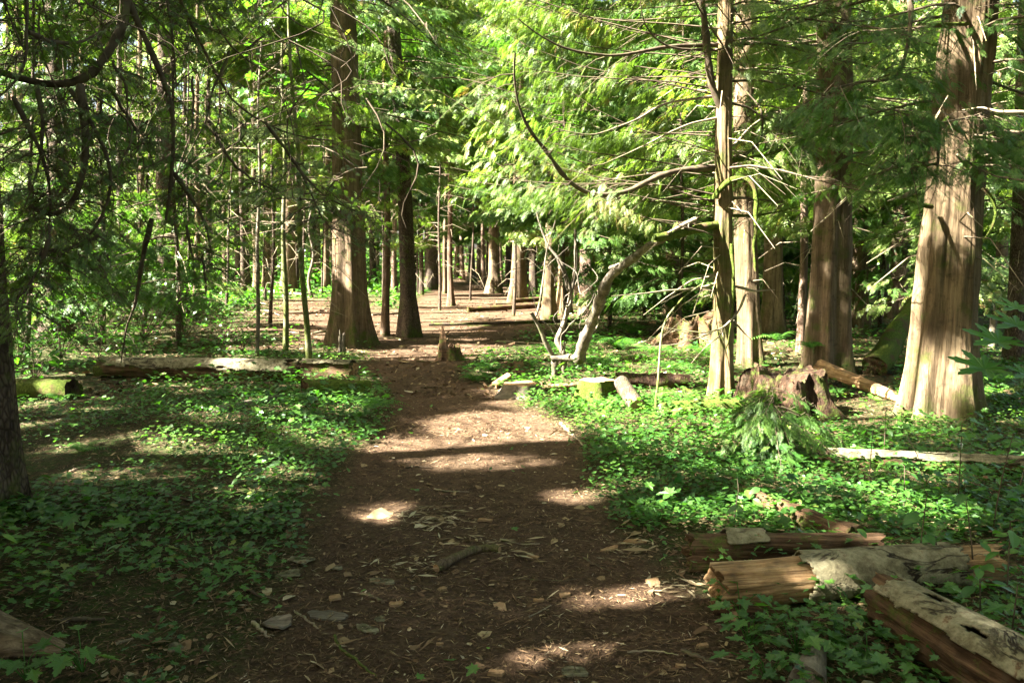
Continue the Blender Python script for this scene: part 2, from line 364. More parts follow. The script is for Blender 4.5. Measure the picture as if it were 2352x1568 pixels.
# ------------------------------------------------------------ gaps cut into the foliage to aim sun at chosen spots and pruned sight lines
_eu = nrm(np.cross(SUN, A(0, 0, 1))); _ev = np.cross(_eu, SUN)
GAPS = np.array([(1130, 965, 160, 30), (1230, 985, 60, 14), (960, 1012, 130, 15), (1040, 1040, 75, 12), (1190, 1045, 50, 11), 
    (1290, 1460, 75, 20), (1000, 1462, 70, 12), (1400, 1352, 80, 11), (1595, 1357, 40, 16), (1300, 1118, 60, 10), (860, 1165, 42, 8), (880, 1140, 40, 6), 
    (270, 1098, 78, 9), (200, 1088, 20, 5), (330, 1080, 22, 9), (200, 1022, 22, 6), (1480, 930, 130, 40), (1560, 1000, 130, 40), (1430, 1090, 60, 14), (1620, 1070, 60, 14),
    (1760, 1080, 60, 18), (1910, 1015, 65, 26), (1960, 945, 80, 26), (1530, 850, 85, 26), (1380, 890, 55, 42), (1230, 900, 80, 30), (1690, 1345, 40, 40), (1975, 1364, 55, 18),
    (1480, 1010, 60, 20), (420, 1020, 40, 8), (700, 985, 60, 9), (770, 1000, 60, 10), (480, 960, 50, 6), (110, 870, 60, 8), (640, 940, 60, 6), (1820, 1180, 70, 20), (2150, 1290, 60, 12),
    (2000, 1050, 90, 16), (2200, 1190, 70, 16), (1700, 1180, 60, 14), (540, 1040, 60, 7), (2150, 1080, 70, 12), (1980, 1250, 60, 10)], float)
TARGETS = []      # (point, radius, share) places off the ground that stand in sun
ym, yr, yf = gp(1656, 925)[1], gp(2150, 955)[1], gp(1278, 868)[1]
TARGETS.append((pd(805, 575, 14.6) + A(-.1, -.3, 0), .32, 1))
TARGETS.append((pd(1722, 700, 11.4), .35, .7)); TARGETS.append((pd(1722, 800, 11.4), .35, .8)); TARGETS.append((pd(1718, 560, 11.4), .35, .7))
for pz in ((1664, 880), (1660, 760), (1662, 690), (1668, 600), (1668, 500), (1668, 420), (1664, 370)): TARGETS.append((pd(*pz, ym) + A(-.06, -.08, 0), .17, 1))
TARGETS.append((A(-.55, ym - .6, 3.3), .95, .98)); TARGETS.append((A(.7, ym - .6, 3.2), .9, .98)); TARGETS.append((A(.1, ym - .4, 2.4), .7, .95)); TARGETS.append((A(1.5, ym - .5, 3.0), .7, .8)); TARGETS.append((A(-.2, ym - .3, 4.4), .9, .9)); TARGETS.append((A(1.2, ym - .5, 2.1), .5, .7))
TARGETS.append((A(3.0, ym + .3, 2.6), .5, .6))
for pz in ((2190, 480), (2195, 560), (2190, 640), (2180, 720), (2175, 800), (2165, 880), (2150, 930), (2215, 260), (2215, 130)): TARGETS.append((pd(*pz, yr) + A(-.15, -.25, 0), .36, .52))
TARGETS.append((pd(1375, 660, yf), .14, 1)); TARGETS.append((pd(1355, 760, yf), .14, .9)); TARGETS.append((pd(1275, 810, yf), .16, 1)); TARGETS.append((pd(1310, 700, yf), .14, .9)); TARGETS.append((pd(1240, 760, yf), .10, 1))
def sun_gap(p, reach=None):
    """True where a spray of leaves (from p along reach) would shade a sunny spot of the photograph"""
    n = len(p); out = np.zeros(n, bool)
    if n == 0: return out
    j = RNG.uniform(.8, 1.15, n)
    for q0 in ([p] if reach is None else [p, p + .5 * reach, p + reach]):
        t = (q0[:, 2] - .05) / SUN[2]; g = q0 - SUN * t[:, None]; px, py, d = proj(g); ok = (d > 1) & (d < 14)
        dd = np.maximum(d, 1); wx = .065 * ppm(dd); wy = wx * 1.6 / dd
        for cx, cy, rx, ry in GAPS:
            out |= ok & (((px - cx) / (rx + wx)) ** 2 + ((py - cy) / (ry + wy)) ** 2 < j)
        fleck = n2(g[:, 0] * 1.9, g[:, 1] * 2.4, 2, 80) > np.where((px < 520) & (py > 1130), .80, np.where((g[:, 1] < 4.6), .74, np.where(trail_mask(g[:, 0], g[:, 1]) > .5, .72, .635)))
        out |= ok & fleck
        u, v = q0 @ _eu, q0 @ _ev
        for c, r, sh in TARGETS:
            q = q0 - c; along = q @ SUN; near = np.linalg.norm(q - along[:, None] * SUN, axis=1) < (r + .10) * j
            if sh < 1: near &= n2(u * 4.6, v * 4.6, 3, 77) < .5 + (sh - .5) * .5
            out |= near & (along > r * .8 + .1)
        far = (g[:, 1] > 12.5)                                        # broad shafts in the wood behind
        dk = np.zeros(n, bool)
        for c in DARK:
            q = q0 - c; dk |= np.linalg.norm(q - (q @ SUN)[:, None] * SUN, axis=1) < .75
        out |= far & (n2(u * .55, v * .55, 2, 78) > FAR_OPEN) & ~in_view(q0, 0) & ~dk
        gx, gy = g[:, 0], g[:, 1]; clr = (gy > 13.5) & (gy < 40) & (gx < .05 * gy + 1) & (gx > -.36 * gy)      # streaks of sun on the bare clearing
        out |= clr & (n2(gx * .28 + gy * .1, gy * 1.15, 2, 79) > .47) & ~dk
    return out
FAR_OPEN = .41
DARK = [pd(806, y_, 14.5) for y_ in (250, 400, 640, 700, 760)] + [pd(942, y_, 16.2) for y_ in (450, 600, 720)] + [pd(1900, y_, 10.9) for y_ in (500, 650, 800)]
CLEAR = [(600, 575, 1010, 800, 32, .95), (1010, 560, 1240, 800, 45, .97), (1240, 640, 1320, 800, 20, .9), (772, 520, 842, 800, 14.4, .97), (740, 700, 880, 800, 14.4, .97), (915, 350, 965, 780, 16, .85), (762, 100, 815, 215, 14.4, .8),
    (875, 540, 897, 780, 16, .95), (2120, 420, 2275, 980, 7.7, .96), (2180, 60, 2300, 320, 7.7, .35), (1632, 370, 1700, 940, 8.5, .93), (1640, 60, 1690, 370, 8.5, .75), (1692, 450, 1745, 850, 11.3, .85), (1850, 560, 1960, 870, 10.7, .93),
    (1745, 540, 1800, 780, 15, .85), (2045, 480, 2090, 720, 20, .85), (0, 800, 2352, 1568, 40, 1), (560, 640, 1240, 800, 45, .93), (1955, 560, 1990, 780, 16, .85), (1250, 560, 1420, 860, 9.4, .75),
    (440, 190, 520, 290, 60, .8), (535, 480, 575, 640, 40, .6)]
def pruned(p):
    px, py, d = proj(p); out = np.zeros(len(p), bool); r = RNG.random(len(p))
    for x0, y0, x1, y1, dm, sh in CLEAR:
        out |= (d > .1) & (d < dm) & (px > x0) & (px < x1) & (py > y0) & (py < y1) & (r < sh)
    return out
def in_view(p, m=60):
    px, py, d = proj(p); return (d > .2) & (px > -m) & (px < 2352 + m) & (py > -m) & (py < 1568 + m)

# ------------------------------------------------------------ boughs and crowns
def boughs(S, az, L, m, rise=.12, droop=.75, tip=.42, width=.34, tmin=.18, hang=.5):
    """flat drooping boughs from points S; returns sprays (pos, dir, up, bough index, t) and the axes"""
    B = len(S); L = np.broadcast_to(L, (B,)); rise = np.broadcast_to(rise, (B,)); droop = np.broadcast_to(droop, (B,))
    o = np.stack([np.cos(az), np.sin(az), 0 * az], -1); s = np.stack([-np.sin(az), np.cos(az), 0 * az], -1)
    bend = RNG.normal(0, .24, B)
    def axis(t, b): return S[b] + L[b][:, None] * (o[b] * t[:, None] + s[b] * (bend[b] * t * t)[:, None]) + A(0, 0, 1) * (L[b] * (rise[b] * t - droop[b] * t ** 2 + tip * t ** 3))[:, None]
    b = np.repeat(np.arange(B), m); t = tmin + (1.02 - tmin) * RNG.random(B * m) ** .8; u = RNG.uniform(-1, 1, B * m)
    lat = u * width * L[b] * (1.12 - t) ** .7
    pos = axis(np.clip(t - .10 * np.abs(u), 0, 1), b) + s[b] * lat[:, None] + o[b] * (np.abs(lat) * .55)[:, None] + A(0, 0, 1) * (-.22 * np.abs(lat) + RNG.normal(0, .02, B * m) * L[b])[:, None]
    d = o[b] * (.75 + .3 * RNG.random(B * m))[:, None] + s[b] * (u * .9 + RNG.normal(0, .25, B * m))[:, None] - A(0, 0, 1) * (hang * RNG.random(B * m) + .05)[:, None]
    up = A(0, 0, 1) + RNG.normal(0, .33, (B * m, 3))
    K = 6; tt = np.linspace(0, 1, K); bb = np.repeat(np.arange(B), K)
    ax = axis(np.tile(tt, B), bb).reshape(B, K, 3)
    root = axis(np.clip(t - .16 * np.abs(u), 0, 1), b)
    return pos, d, up, b, t, ax, root
def add_boughs(mb, S, az, L, m, size, tmpl, r_wood=.010, twigs=.0, filt='all', shade=0.0, prn=True, bare=.3, **kw):
    if len(S) == 0: return
    pos, d, up, b, t, ax, root = boughs(S, az, L, m, **kw)
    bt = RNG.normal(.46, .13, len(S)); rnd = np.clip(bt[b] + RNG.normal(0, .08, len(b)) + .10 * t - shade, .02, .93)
    rnd = np.where(RNG.random(len(b)) < .012, .99, rnd)
    sz = size * RNG.uniform(.65, 1.25, len(b)) * (1.15 - .4 * t)
    keep = np.ones(len(pos), bool)
    if filt == 'all': keep &= ~sun_gap(pos, nrm(d) * sz[:, None])
    if prn: keep &= ~pruned(pos + nrm(d) * sz[:, None] * .5)
    keep &= (np.bincount(b, keep, len(S)) / m > bare)[b]
    scatter(mb, *tmpl, pos[keep], d[keep], up[keep], sz[keep], rnd[keep], 0)
    if r_wood > 0:
        ka = np.bincount(b, keep, len(S)) / m > bare
        rr = r_wood * np.linspace(1, .25, ax.shape[1])[None] * np.asarray(np.broadcast_to(L, (len(S),)))[:, None] ** .5
        v, f = tubes(ax[ka], rr[ka], 4); mb.add(v, f, 1)
        kt = keep & (RNG.random(len(b)) < twigs)
        if kt.any():
            e = pos[kt] + .4 * sz[kt][:, None] * nrm(d[kt]); P = np.stack([root[kt], .5 * (root[kt] + e) + A(0, 0, .03), e], 1)
            v, f = tubes(P, r_wood * .4 * np.array([1, .7, .3]), 3); mb.add(v, f, 1)

def trunk_path(base, top, h, wob=.0, K=24, seed=0):
    r = np.random.default_rng(seed); t = np.linspace(0, 1, K) ** 1.25
    d = nrm(top - base); p = base + d * (h * t)[:, None]; p[0] -= d * .15
    ph = r.uniform(0, 6.28, 4)
    p[:, 0] += wob * (np.sin(t * 19 + ph[0]) - math.sin(ph[0])) * np.minimum(1, t * 12); p[:, 1] += wob * (np.sin(t * 15 + ph[1]) - math.sin(ph[1])) * np.minimum(1, t * 12)
    return p
def trunk_mesh(mb, path, r0, nseg, flare=.5, fz=.5, flutes=5, famp=.12, rough=.05, seed=0, fine=0.0, taper=.85):
    P = smooth_path(path, max(len(path), 24)) if fine == 0 else path
    T = nrm(np.gradient(P, axis=0)); U_ = nrm(np.cross(T, A(0, 1, 0))); V_ = np.cross(T, U_)
    s = np.r_[0, np.cumsum(np.linalg.norm(np.diff(P, axis=0), axis=1))]; Ht = s[-1]
    a = np.arange(nseg) * 2 * math.pi / nseg; r = np.random.default_rng(seed); ph = r.uniform(0, 6.28, 3)
    rad = r0 * np.maximum(.04, 1 - s / Ht) ** taper * (1 + 0 * s)
    fl = np.exp(-s / fz); rid = .5 + .5 * np.cos(flutes * a + ph[0] + .8 * np.sin(a * 2 + ph[1])); 
    base = rad[:, None] * (1 + flare * fl[:, None] * (.45 + .9 * rid[None] ** 1.6)) + rad[:, None] * famp * (np.exp(-s / (5 * fz))[:, None] * .8 + .2) * (rid[None] - .5)
    q = np.stack([np.cos(a)[None] * np.ones_like(s)[:, None] * r0 * 7, np.sin(a)[None] * np.ones_like(s)[:, None] * r0 * 7, s[:, None] * np.ones_like(a)[None] * 1.3], -1)
    base = base + rad[:, None] * rough * (fbm(q, 3, seed) - .5) * 2
    if fine:
        q2 = np.stack([np.cos(a)[None] * np.ones_like(s)[:, None] * r0 * 22, np.sin(a)[None] * np.ones_like(s)[:, None] * r0 * 22, s[:, None] * np.ones_like(a)[None] * 1.1], -1)
        base = base + fine * (np.abs(fbm(q2, 4, seed + 9) - .5) * 4 - .6)
    v = P[:, None] + base[:, :, None] * (U_[:, None] * np.cos(a)[None, :, None] + V_[:, None] * np.sin(a)[None, :, None])
    mb.add(v, gridfaces(len(P), nseg), 0, None, True)
    return s, rad
def stubs(mb, path, n, z0, z1, L, r=.008, mat=0, seed=0):
    """short dead twigs sticking out of a trunk"""
    rr = np.random.default_rng(seed); Pz = path[:, 2] - path[0, 2]
    z = rr.uniform(z0, z1, n); b = np.stack([np.interp(z, Pz, path[:, i]) for i in range(3)], -1)
    az = rr.uniform(0, 6.28, n); l = L * rr.uniform(.3, 1, n); o = np.stack([np.cos(az), np.sin(az), rr.uniform(-.5, .25, n)], -1)
    P = np.stack([b, b + o * (l * .5)[:, None] + A(0, 0, .04) * l[:, None], b + o * l[:, None] - A(0, 0, .25) * l[:, None]], 1)
    v, f = tubes(P, r * np.array([1, .7, .25]), 3); mb.add(v, f, mat)

def tree(name, label, cat, base, top, r0, h=20, group=None, barkm='bark_cedar', nseg=18, flare=.5, fz=.5, flutes=5, famp=.1, wob=.03, fine=0.0,
         crown=None, stub=None, seed=0, leaf='cedar', K=24):
    """base, top: two world points the trunk passes through; crown: list of dicts for add_boughs"""
    t = thing(name, label, cat, base, group); rg = np.random.default_rng(seed + 100)
    path = trunk_path(base, top, h, wob, K, seed)
    mb = MB(); trunk_mesh(mb, path, r0, nseg, flare, fz, flutes, famp, .06, seed, fine)
    if stub: stubs(mb, path, *stub, mat=1, seed=seed)
    mb.build('trunk', [M[barkm], M['dead']], t)
    if crown:
        mb = MB(); Pz = path[:, 2] - path[0, 2]
        for c in crown:
            c = dict(c); n = c.pop('n'); z0 = c.pop('z0'); z1 = c.pop('z1'); Lr = c.pop('L'); az = c.pop('az', (0, 6.283)); tm = c.pop('tmpl', FR_LO); m = c.pop('m', 36); sz = c.pop('size', .34)
            z = rg.uniform(z0, z1, n); S = np.stack([np.interp(z, Pz, path[:, i]) for i in range(3)], -1)
            a = rg.uniform(az[0], az[1], n); L = rg.uniform(Lr[0], Lr[1], n) * (1 - .45 * np.clip((z - z0) / max(h - z0, 1), 0, 1))
            if len(az) == 3: a = np.where(rg.random(n) < az[2], a, rg.uniform(0, 6.283, n))
            add_boughs(mb, S, a, L, m, sz, tm, **c)
        if mb.n: mb.build('crown', [M[leaf], M['twig']], t)
    return t, path
def at(px, y, py=None):       # ground point in the direction of px at distance y
    x = (px * SD - 512) / F * (y * _c + EYE * _s); return A(x, y, H(x, y) + 0.0)
# ------------------------------------------------------------ the three near trees, with their limbs
def limb(parent, pts, r, n=22, mat='twig', k=6, name='branch', tip=.2, mossy=False, jit=.012, label=None, seed=0):
    P = smooth_path(pts, n); P = P + (fbm(np.c_[np.arange(n) * .6, np.full(n, r * 90 + seed), np.zeros(n)], 2)[:, None] - .5) * jit * RNG.normal(0, 1, (1, 3))
    q = np.cumsum(np.r_[0, np.linalg.norm(np.diff(P, axis=0), axis=1)]); rr = r * (1 - (1 - tip) * q / q[-1]) * (1 + .5 * (vn(np.c_[q * 14, np.full(n, r * 51 + seed), np.zeros(n)]) - .5))
    mb = MB(); v, f = tubes(P[None], rr[None], k); mb.add(v, f, 0, None, True)
    o = mb.build(name, [M[mat]], parent)
    if label: o['label'] = label
    return P, o
def trace(pts, y0, y1, ox=0, oy=0, k=.36620):
    """a limb surveyed on an enlarged view, running from distance y0 to y1"""
    p = np.array(pts, float) * k; ys = np.linspace(y0, y1, len(p)) if not isinstance(y0, (list, np.ndarray)) else np.array(y0)
    return pd(p[:, 0] + ox, p[:, 1] + oy, ys)
def dress(mb, P, n, size, tmpl, L=(.25, .6), m=12, t0=.15, hang=.7, shade=0, az=None, filt='all', **kw):
    """small sprays growing off a limb"""
    t = RNG.uniform(t0, 1, n) * (len(P) - 1); i = np.clip(t.astype(int), 0, len(P) - 2); f = (t - i)[:, None]
    S = P[i] * (1 - f) + P[i + 1] * f; a = RNG.uniform(0, 6.283, n) if az is None else RNG.normal(az[0], az[1], n)
    add_boughs(mb, S, a, RNG.uniform(L[0], L[1], n), m, size, tmpl, r_wood=.006, hang=hang, shade=shade, droop=1.0, rise=0, tip=.25, filt=filt, **kw)

# ---- middle cedar
mc_b, mc_t = gp(1656, 925), None
ym = mc_b[1]; mc_t = pd(1668, 0, ym)
t_mid = thing('cedar_tree', 'slender sunlit cedar with many side branches standing right of the trail', 'tree', mc_b)
path = trunk_path(mc_b, mc_t, 13, .012, 110, 3)
mb = MB(); trunk_mesh(mb, path, 23.5 / ppm(ym), 64, .75, .30, 6, .16, .06, 3, .014); stubs(mb, path, 60, .6, 5, 1.2, .007, 1, 4)
mb.build('trunk', [M['bark_moss'], M['dead']], t_mid)
Pz = path[:, 2] - path[0, 2]
def on_trunk(z): return np.stack([np.interp(z, Pz, path[:, i]) for i in range(3)], -1)
O3 = 1148.4
limbs = []
def L3(pts, y0, y1, r, mat='twig', **kw):
    P, o = limb(t_mid, trace(pts, y0, y1, O3, 0), r, mat=mat, **kw); limbs.append(P); return P
L3([(1380, 1045), (1150, 1060), (1000, 1100), (900, 1150), (800, 1200), (690, 1222), (560, 1215), (460, 1160), (380, 1080), (300, 960), (210, 850), (150, 750), (110, 640), (90, 500), (88, 400), (95, 330)], ym, ym - 1.5, .040, 'twig', n=44, label='long dark limb curving down and up to the left')
L3([(1390, 280), (1100, 285), (950, 310), (800, 340), (680, 350), (550, 335), (430, 310), (340, 275), (220, 205), (120, 120)], ym, ym - 1.0, .026, n=34)
L3([(1330, 312), (1150, 310), (1050, 290), (960, 230), (900, 140), (880, 0), (870, -120)], ym - .1, ym - .9, .016, n=28)
L3([(1250, -220), (1268, 0), (1290, 200), (1310, 400), (1330, 560), (1375, 640), (1425, 720)], ym - .25, ym - .03, .036, n=30, tip=1.2, label='second dark stem joining the trunk')
L3([(1360, 600), (1050, 640), (950, 690), (880, 740), (750, 790), (590, 850), (450, 830), (330, 800)], ym, ym - 1.2, .016, 'dead', n=30)
L3([(1400, 730), (1200, 770), (1060, 830), (930, 900), (800, 960), (640, 1030)], ym, ym - .8, .014, 'dead')
L3([(1400, 1400), (1250, 1430), (1100, 1470), (970, 1492)], ym, ym - .5, .052, 'moss', tip=.85, label='thick mossy broken limb stub')
L3([(1225, 1375), (1140, 1415), (1050, 1462)], ym - .2, ym - .45, .03, 'dead', tip=.5)
L3([(1350, 1240), (1365, 1200), (1390, 1170), (1450, 1122), (1530, 1110), (1590, 1150), (1612, 1250), (1603, 1350), (1606, 1440), (1590, 1520), (1600, 1700)], ym - .12, ym - .3, .034, 'moss', tip=.35, n=34, label='arched limb wrapped in bright moss and hanging down')
L3([(1420, 1010), (1500, 1000), (1600, 985), (1725, 955), (1850, 900), (2000, 840), (2080, 780)], ym, ym + .3, .030, 'moss', n=26)
L3([(1430, 1030), (1490, 1000), (1580, 940), (1640, 880), (1652, 780), (1640, 680), (1590, 620), (1500, 530), (1400, 430), (1380, 380)], ym, ym + .4, .018, n=30)
L3([(1440, 1240), (1530, 1240), (1680, 1255), (1790, 1262)], ym, ym + .2, .016)
L3([(1440, 1350), (1600, 1352), (1725, 1330), (1900, 1290)], ym, ym + .2, .020, 'moss')
L3([(1400, 950), (1480, 900), (1560, 800), (1700, 700), (1900, 660)], ym, ym + .6, .014, 'dead')
def L7(pts, y0, y1, r, mat='dead', par=None, **kw):
    P, o = limb(par or t_mid, trace(pts, y0, y1, O3, 459.3), r, mat=mat, **kw); return P
L7([(1450, 270), (1466, 450), (1460, 650), (1448, 760), (1440, 850), (1415, 950)], ym - .2, ym - .25, .020, 'moss', n=26)
L7([(1540, 590), (1500, 690), (1460, 740), (1400, 800), (1300, 833), (1150, 815), (1010, 795)], ym - .05, ym - .6, .015, n=28)
L7([(1400, 800), (1380, 850), (1300, 910), (1250, 960), (1200, 1020)], ym - .3, ym - .6, .009)
L7([(1390, 810), (1410, 900), (1420, 1000), (1425, 1090)], ym - .3, ym - .4, .008)
L7([(1330, 830), (1250, 860), (1120, 900), (930, 918)], ym - .35, ym - .7, .008)
L7([(1360, 520), (1250, 555), (1050, 565), (900, 585), (700, 600)], ym, ym - .7, .018, n=26)
L7([(1370, 380), (1250, 380), (1150, 360), (1080, 340)], ym, ym - .4, .018, 'moss')
L7([(1350, 470), (1200, 500), (1100, 570), (1000, 640), (900, 720)], ym, ym - .5, .010)
L7([(1480, 540), (1600, 570), (1725, 560)], ym, ym + .2, .018)
L7([(1470, 760), (1530, 830), (1580, 880)], ym, ym, .012)
mb = MB()
for i, P in enumerate(limbs):
    n = [60, 46, 20, 26, 26, 16, 0, 0, 0, 16, 14, 6, 8, 10][i]
    if n: dress(mb, P, n, .13, FR_MID, (.3, .75), 30, .12, 1.0, az=None if i in (3, 9, 10) else (math.pi * 1.02, .8), twigs=.35)
n = 120; z = RNG.uniform(1.9, 7.0, n)            # boughs reaching left and towards the camera
add_boughs(mb, on_trunk(z), RNG.normal(math.pi * 1.06, .46, n), RNG.uniform(1.5, 4.1, n), 300, .15, FR_MID, .006, .10, bare=.3, droop=RNG.uniform(.25, .65, n), rise=RNG.uniform(.05, .40, n), width=.34, hang=1.5)
n = 26; z = RNG.uniform(2.3, 7.2, n)             # thinner ones on the other sides
add_boughs(mb, on_trunk(z), RNG.uniform(-1.2, 1.7, n), RNG.uniform(.9, 2.0, n), 90, .13, FR_MID, .011, .25, hang=1.0)
n = 40; z = RNG.uniform(6.5, 12.8, n)
add_boughs(mb, on_trunk(z), RNG.uniform(0, 6.283, n), RNG.uniform(.8, 2.0, n), 40, .30, FR_LO, .01, 0)
mb.build('crown', [M['cedar'], M['twig']], t_mid)

# ---- big right cedar
rc_b = gp(2150, 955); yr = rc_b[1]
t_right = thing('cedar_tree', 'massive dappled cedar trunk at the right, flaring widely to the left at its base', 'tree', rc_b)
path = trunk_path(rc_b, pd(2236, 0, yr), 24, .01, 150, 8)
path[:, 0] += .05 * np.exp(-(path[:, 2] - path[0, 2]) / .5)
mb = MB(); trunk_mesh(mb, path, 64 / ppm(yr), 132, .62, .50, 6, .16, .09, 8, .028); stubs(mb, path, 50, 1.8, 5, 1.6, .009, 1, 5)
mb.build('trunk', [M['bark_gray'], M['dead']], t_right)
Pz = path[:, 2] - path[0, 2]
O4 = 1722.6
rl = []
def L4(pts, y0, y1, r, mat='twig', **kw):
    P, o = limb(t_right, trace(pts, y0, y1, O4, 0), r, mat=mat, **kw); rl.append(P); return P
L4([(1190, 770), (1180, 900), (1183, 1000), (1175, 1080), (1130, 1170), (1080, 1220)], yr - 1.0, yr - 1.2, .018)
L4([(1500, 700), (1350, 740), (1190, 770), (1050, 740), (900, 690)], yr - .3, yr - 1.3, .014)
L4([(1719, 700), (1560, 700), (1450, 670), (1330, 690)], yr - .7, yr - .4, .018, 'dead')
L4([(1180, 1020), (1050, 1045), (930, 1040), (830, 990)], yr - 1.0, yr - 1.1, .012, 'moss')
L4([(1460, 1180), (1520, 1230), (1545, 1330), (1520, 1420), (1470, 1500), (1440, 1570)], yr - .45, yr - .5, .020, 'moss')
L4([(1370, 150), (1180, 150), (1000, 175), (800, 190), (600, 195)], yr - .2, yr - 1.1, .018, 'moss')
L4([(1140, 1295), (1060, 1280), (960, 1240)], yr - .2, yr - .5, .026, 'moss')
L4([(1030, 1200), (960, 1230), (860, 1260)], yr - .5, yr - .7, .03, 'dead')
L4([(1000, 0), (1010, 120), (990, 280), (950, 430), (890, 500), (700, 510), (560, 540), (460, 620)], yr - .9, yr - 1.6, .022, n=30)
L4([(1500, 870), (1580, 920), (1700, 900)], yr - .4, yr - .7, .016, 'dead')
mb = MB()
for i, P in enumerate(rl):
    n = [14, 36, 10, 12, 0, 14, 0, 0, 30, 6][i]
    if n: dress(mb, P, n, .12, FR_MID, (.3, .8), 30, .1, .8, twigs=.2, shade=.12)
def on_r(z): return np.stack([np.interp(z, Pz, path[:, i]) for i in range(3)], -1)
n = 46; z = RNG.uniform(2.6, 6.5, n)
add_boughs(mb, on_r(z), RNG.uniform(2.4, 5.6, n), RNG.uniform(1.2, 2.9, n), 150, .14, FR_MID, .012, .1, hang=.8, shade=.06)
n = 20; z = RNG.uniform(2.2, 6.5, n)
add_boughs(mb, on_r(z), RNG.uniform(-1.2, 1.4, n), RNG.uniform(1.2, 2.6, n), 130, .14, FR_MID, .012, .1, hang=.8, shade=.06)
n = 70; z = RNG.uniform(6, 22, n)
add_boughs(mb, on_r(z), RNG.uniform(0, 6.283, n), RNG.uniform(1.5, 3.5, n), 44, .42, FR_LO, .012, 0)
mb.build('crown', [M['hemlock'], M['twig']], t_right)

# ---- near cedar on the left, its limbs hanging across the view
lc_b = gp(-6, 1170); yl = lc_b[1]
t_left = thing('cedar_tree', 'shaded cedar at the left edge with long dark limbs hanging across the upper left', 'tree', lc_b)
path = trunk_path(lc_b, pd(-70, 0, yl), 16, .01, 60, 12)
mb = MB(); trunk_mesh(mb, path, .125, 40, .5, .4, 6, .14, .05, 12, .01)
mb.build('trunk', [M['bark_dark'], M['dead']], t_left)
Pz = path[:, 2] - path[0, 2]
def on_l(z): return np.stack([np.interp(z, Pz, path[:, i]) for i in range(3)], -1)
ll = []
def L1(pts, y0, y1, r, root=None, ox=0, oy=0, mat='twig', **kw):
    p = trace(pts, y0, y1, ox, oy)
    if root is not None: p = np.r_[on_l(np.array([root])), (on_l(np.array([root])) * .45 + p[:1] * .55 + A(0, 0, .35)), p]
    P, o = limb(t_left, p, r * 1.25, mat=mat, **kw); ll.append(P); return P
L1([(790, -60), (800, 60), (770, 180), (720, 260), (640, 400), (560, 480), (450, 530), (330, 530), (230, 525), (140, 500), (60, 470), (-60, 430)], 4.2, 4.0, .026, 4.6, n=50, tip=.55, label='thick limb sweeping down and back up in a bow')
L1([(770, -80), (800, 10), (840, 80), (900, 220), (960, 350), (1020, 480), (1060, 600), (1085, 650), (1080, 740), (1095, 850), (1085, 960), (1075, 1100), (1060, 1250), (1040, 1380)], 4.2, 4.4, .026, 4.8, n=50, tip=.25, label='long dark limb hanging steeply down')
L1([(500, 530), (515, 620), (530, 740), (540, 850), (535, 980), (510, 1130), (470, 1240), (410, 1320), (330, 1350), (250, 1330), (190, 1290)], 4.0, 3.9, .018, n=36, tip=.4)
L1([(230, 530), (245, 620), (270, 720), (265, 860), (255, 980), (230, 1080), (195, 1200), (150, 1300)], 4.0, 3.8, .010, n=30)
L1([(20, -60), (0, 30), (60, 100), (110, 230), (160, 320)], 3.6, 3.7, .014, 3.6)
L1([(170, -90), (172, 120), (180, 370), (160, 450), (100, 530), (0, 610), (-60, 640)], 3.7, 3.6, .017, 4.2, n=34)
L1([(80, 600), (160, 760), (250, 930), (300, 1100), (320, 1250), (310, 1400), (300, 1560)], 3.8, 4.0, .010, n=30)
L1([(180, 200), (260, 250), (380, 270), (500, 265), (580, 230), (650, 180)], 3.8, 4.2, .011)
L1([(1050, -80), (1075, 130), (1095, 300), (1112, 450), (1108, 560)], 4.3, 4.4, .015, 5.2)
L1([(1240, -80), (1270, 0), (1330, 120), (1400, 230), (1440, 310), (1560, 390), (1650, 440), (1725, 480), (1800, 560)], 4.6, 5.2, .015, 5.6, n=34)
L1([(1130, -50), (1150, 50), (1220, 200), (1290, 330), (1340, 450), (1400, 560), (1470, 640), (1560, 710), (1700, 800), (1850, 850), (2000, 875), (2100, 880)], 4.6, 5.6, .016, 5.4, n=44)
L1([(1310, 760), (1380, 900), (1470, 1030), (1560, 1110), (1680, 1170), (1760, 1240)], 4.7, 5.2, .010, n=30)
L1([(690, 560), (760, 670), (850, 800), (930, 870), (1000, 920)], 4.2, 4.4, .007)
L1([(440, 560), (530, 700), (620, 850), (680, 1000), (700, 1120), (680, 1250), (620, 1400), (520, 1520), (400, 1570), (250, 1555), (160, 1500)], 4.0, 3.9, .010, n=40)
L1([(1085, 1080), (1160, 1180), (1240, 1300), (1290, 1400), (1315, 1520), (1330, 1600)], 4.4, 4.5, .011, n=26)
L1([(1440, 320), (1400, 420), (1310, 620), (1300, 760), (1240, 860), (1180, 960), (1110, 1100)], 4.6, 4.5, .007)
L1([(700, 380), (790, 520), (800, 640), (790, 760), (810, 850), (815, 960)], 4.2, 4.2, .007)
L1([(1205, 480), (1215, 640), (1200, 800), (1180, 930)], 4.5, 4.5, .006)
L1([(950, -40), (905, 150), (885, 270), (868, 400), (840, 520), (800, 620), (775, 750), (758, 862)], 4.4, 4.6, .012, None, 0, 516.8, n=30, label='dark stick-like limb hanging down to the log')
L1([(1170, 0), (1190, 120), (1212, 220), (1220, 320)], 4.4, 4.5, .007, None, 0, 516.8)
L1([(1270, 180), (1290, 380), (1295, 470)], 4.6, 4.6, .006, None, 0, 516.8)
L1([(620, 60), (560, 110), (420, 150), (250, 155), (120, 130)], 3.9, 3.8, .009, None, 0, 516.8)
L1([(310, 0), (300, 130), (240, 280), (180, 390), (100, 460), (0, 500)], 3.8, 3.6, .009, None, 0, 516.8)
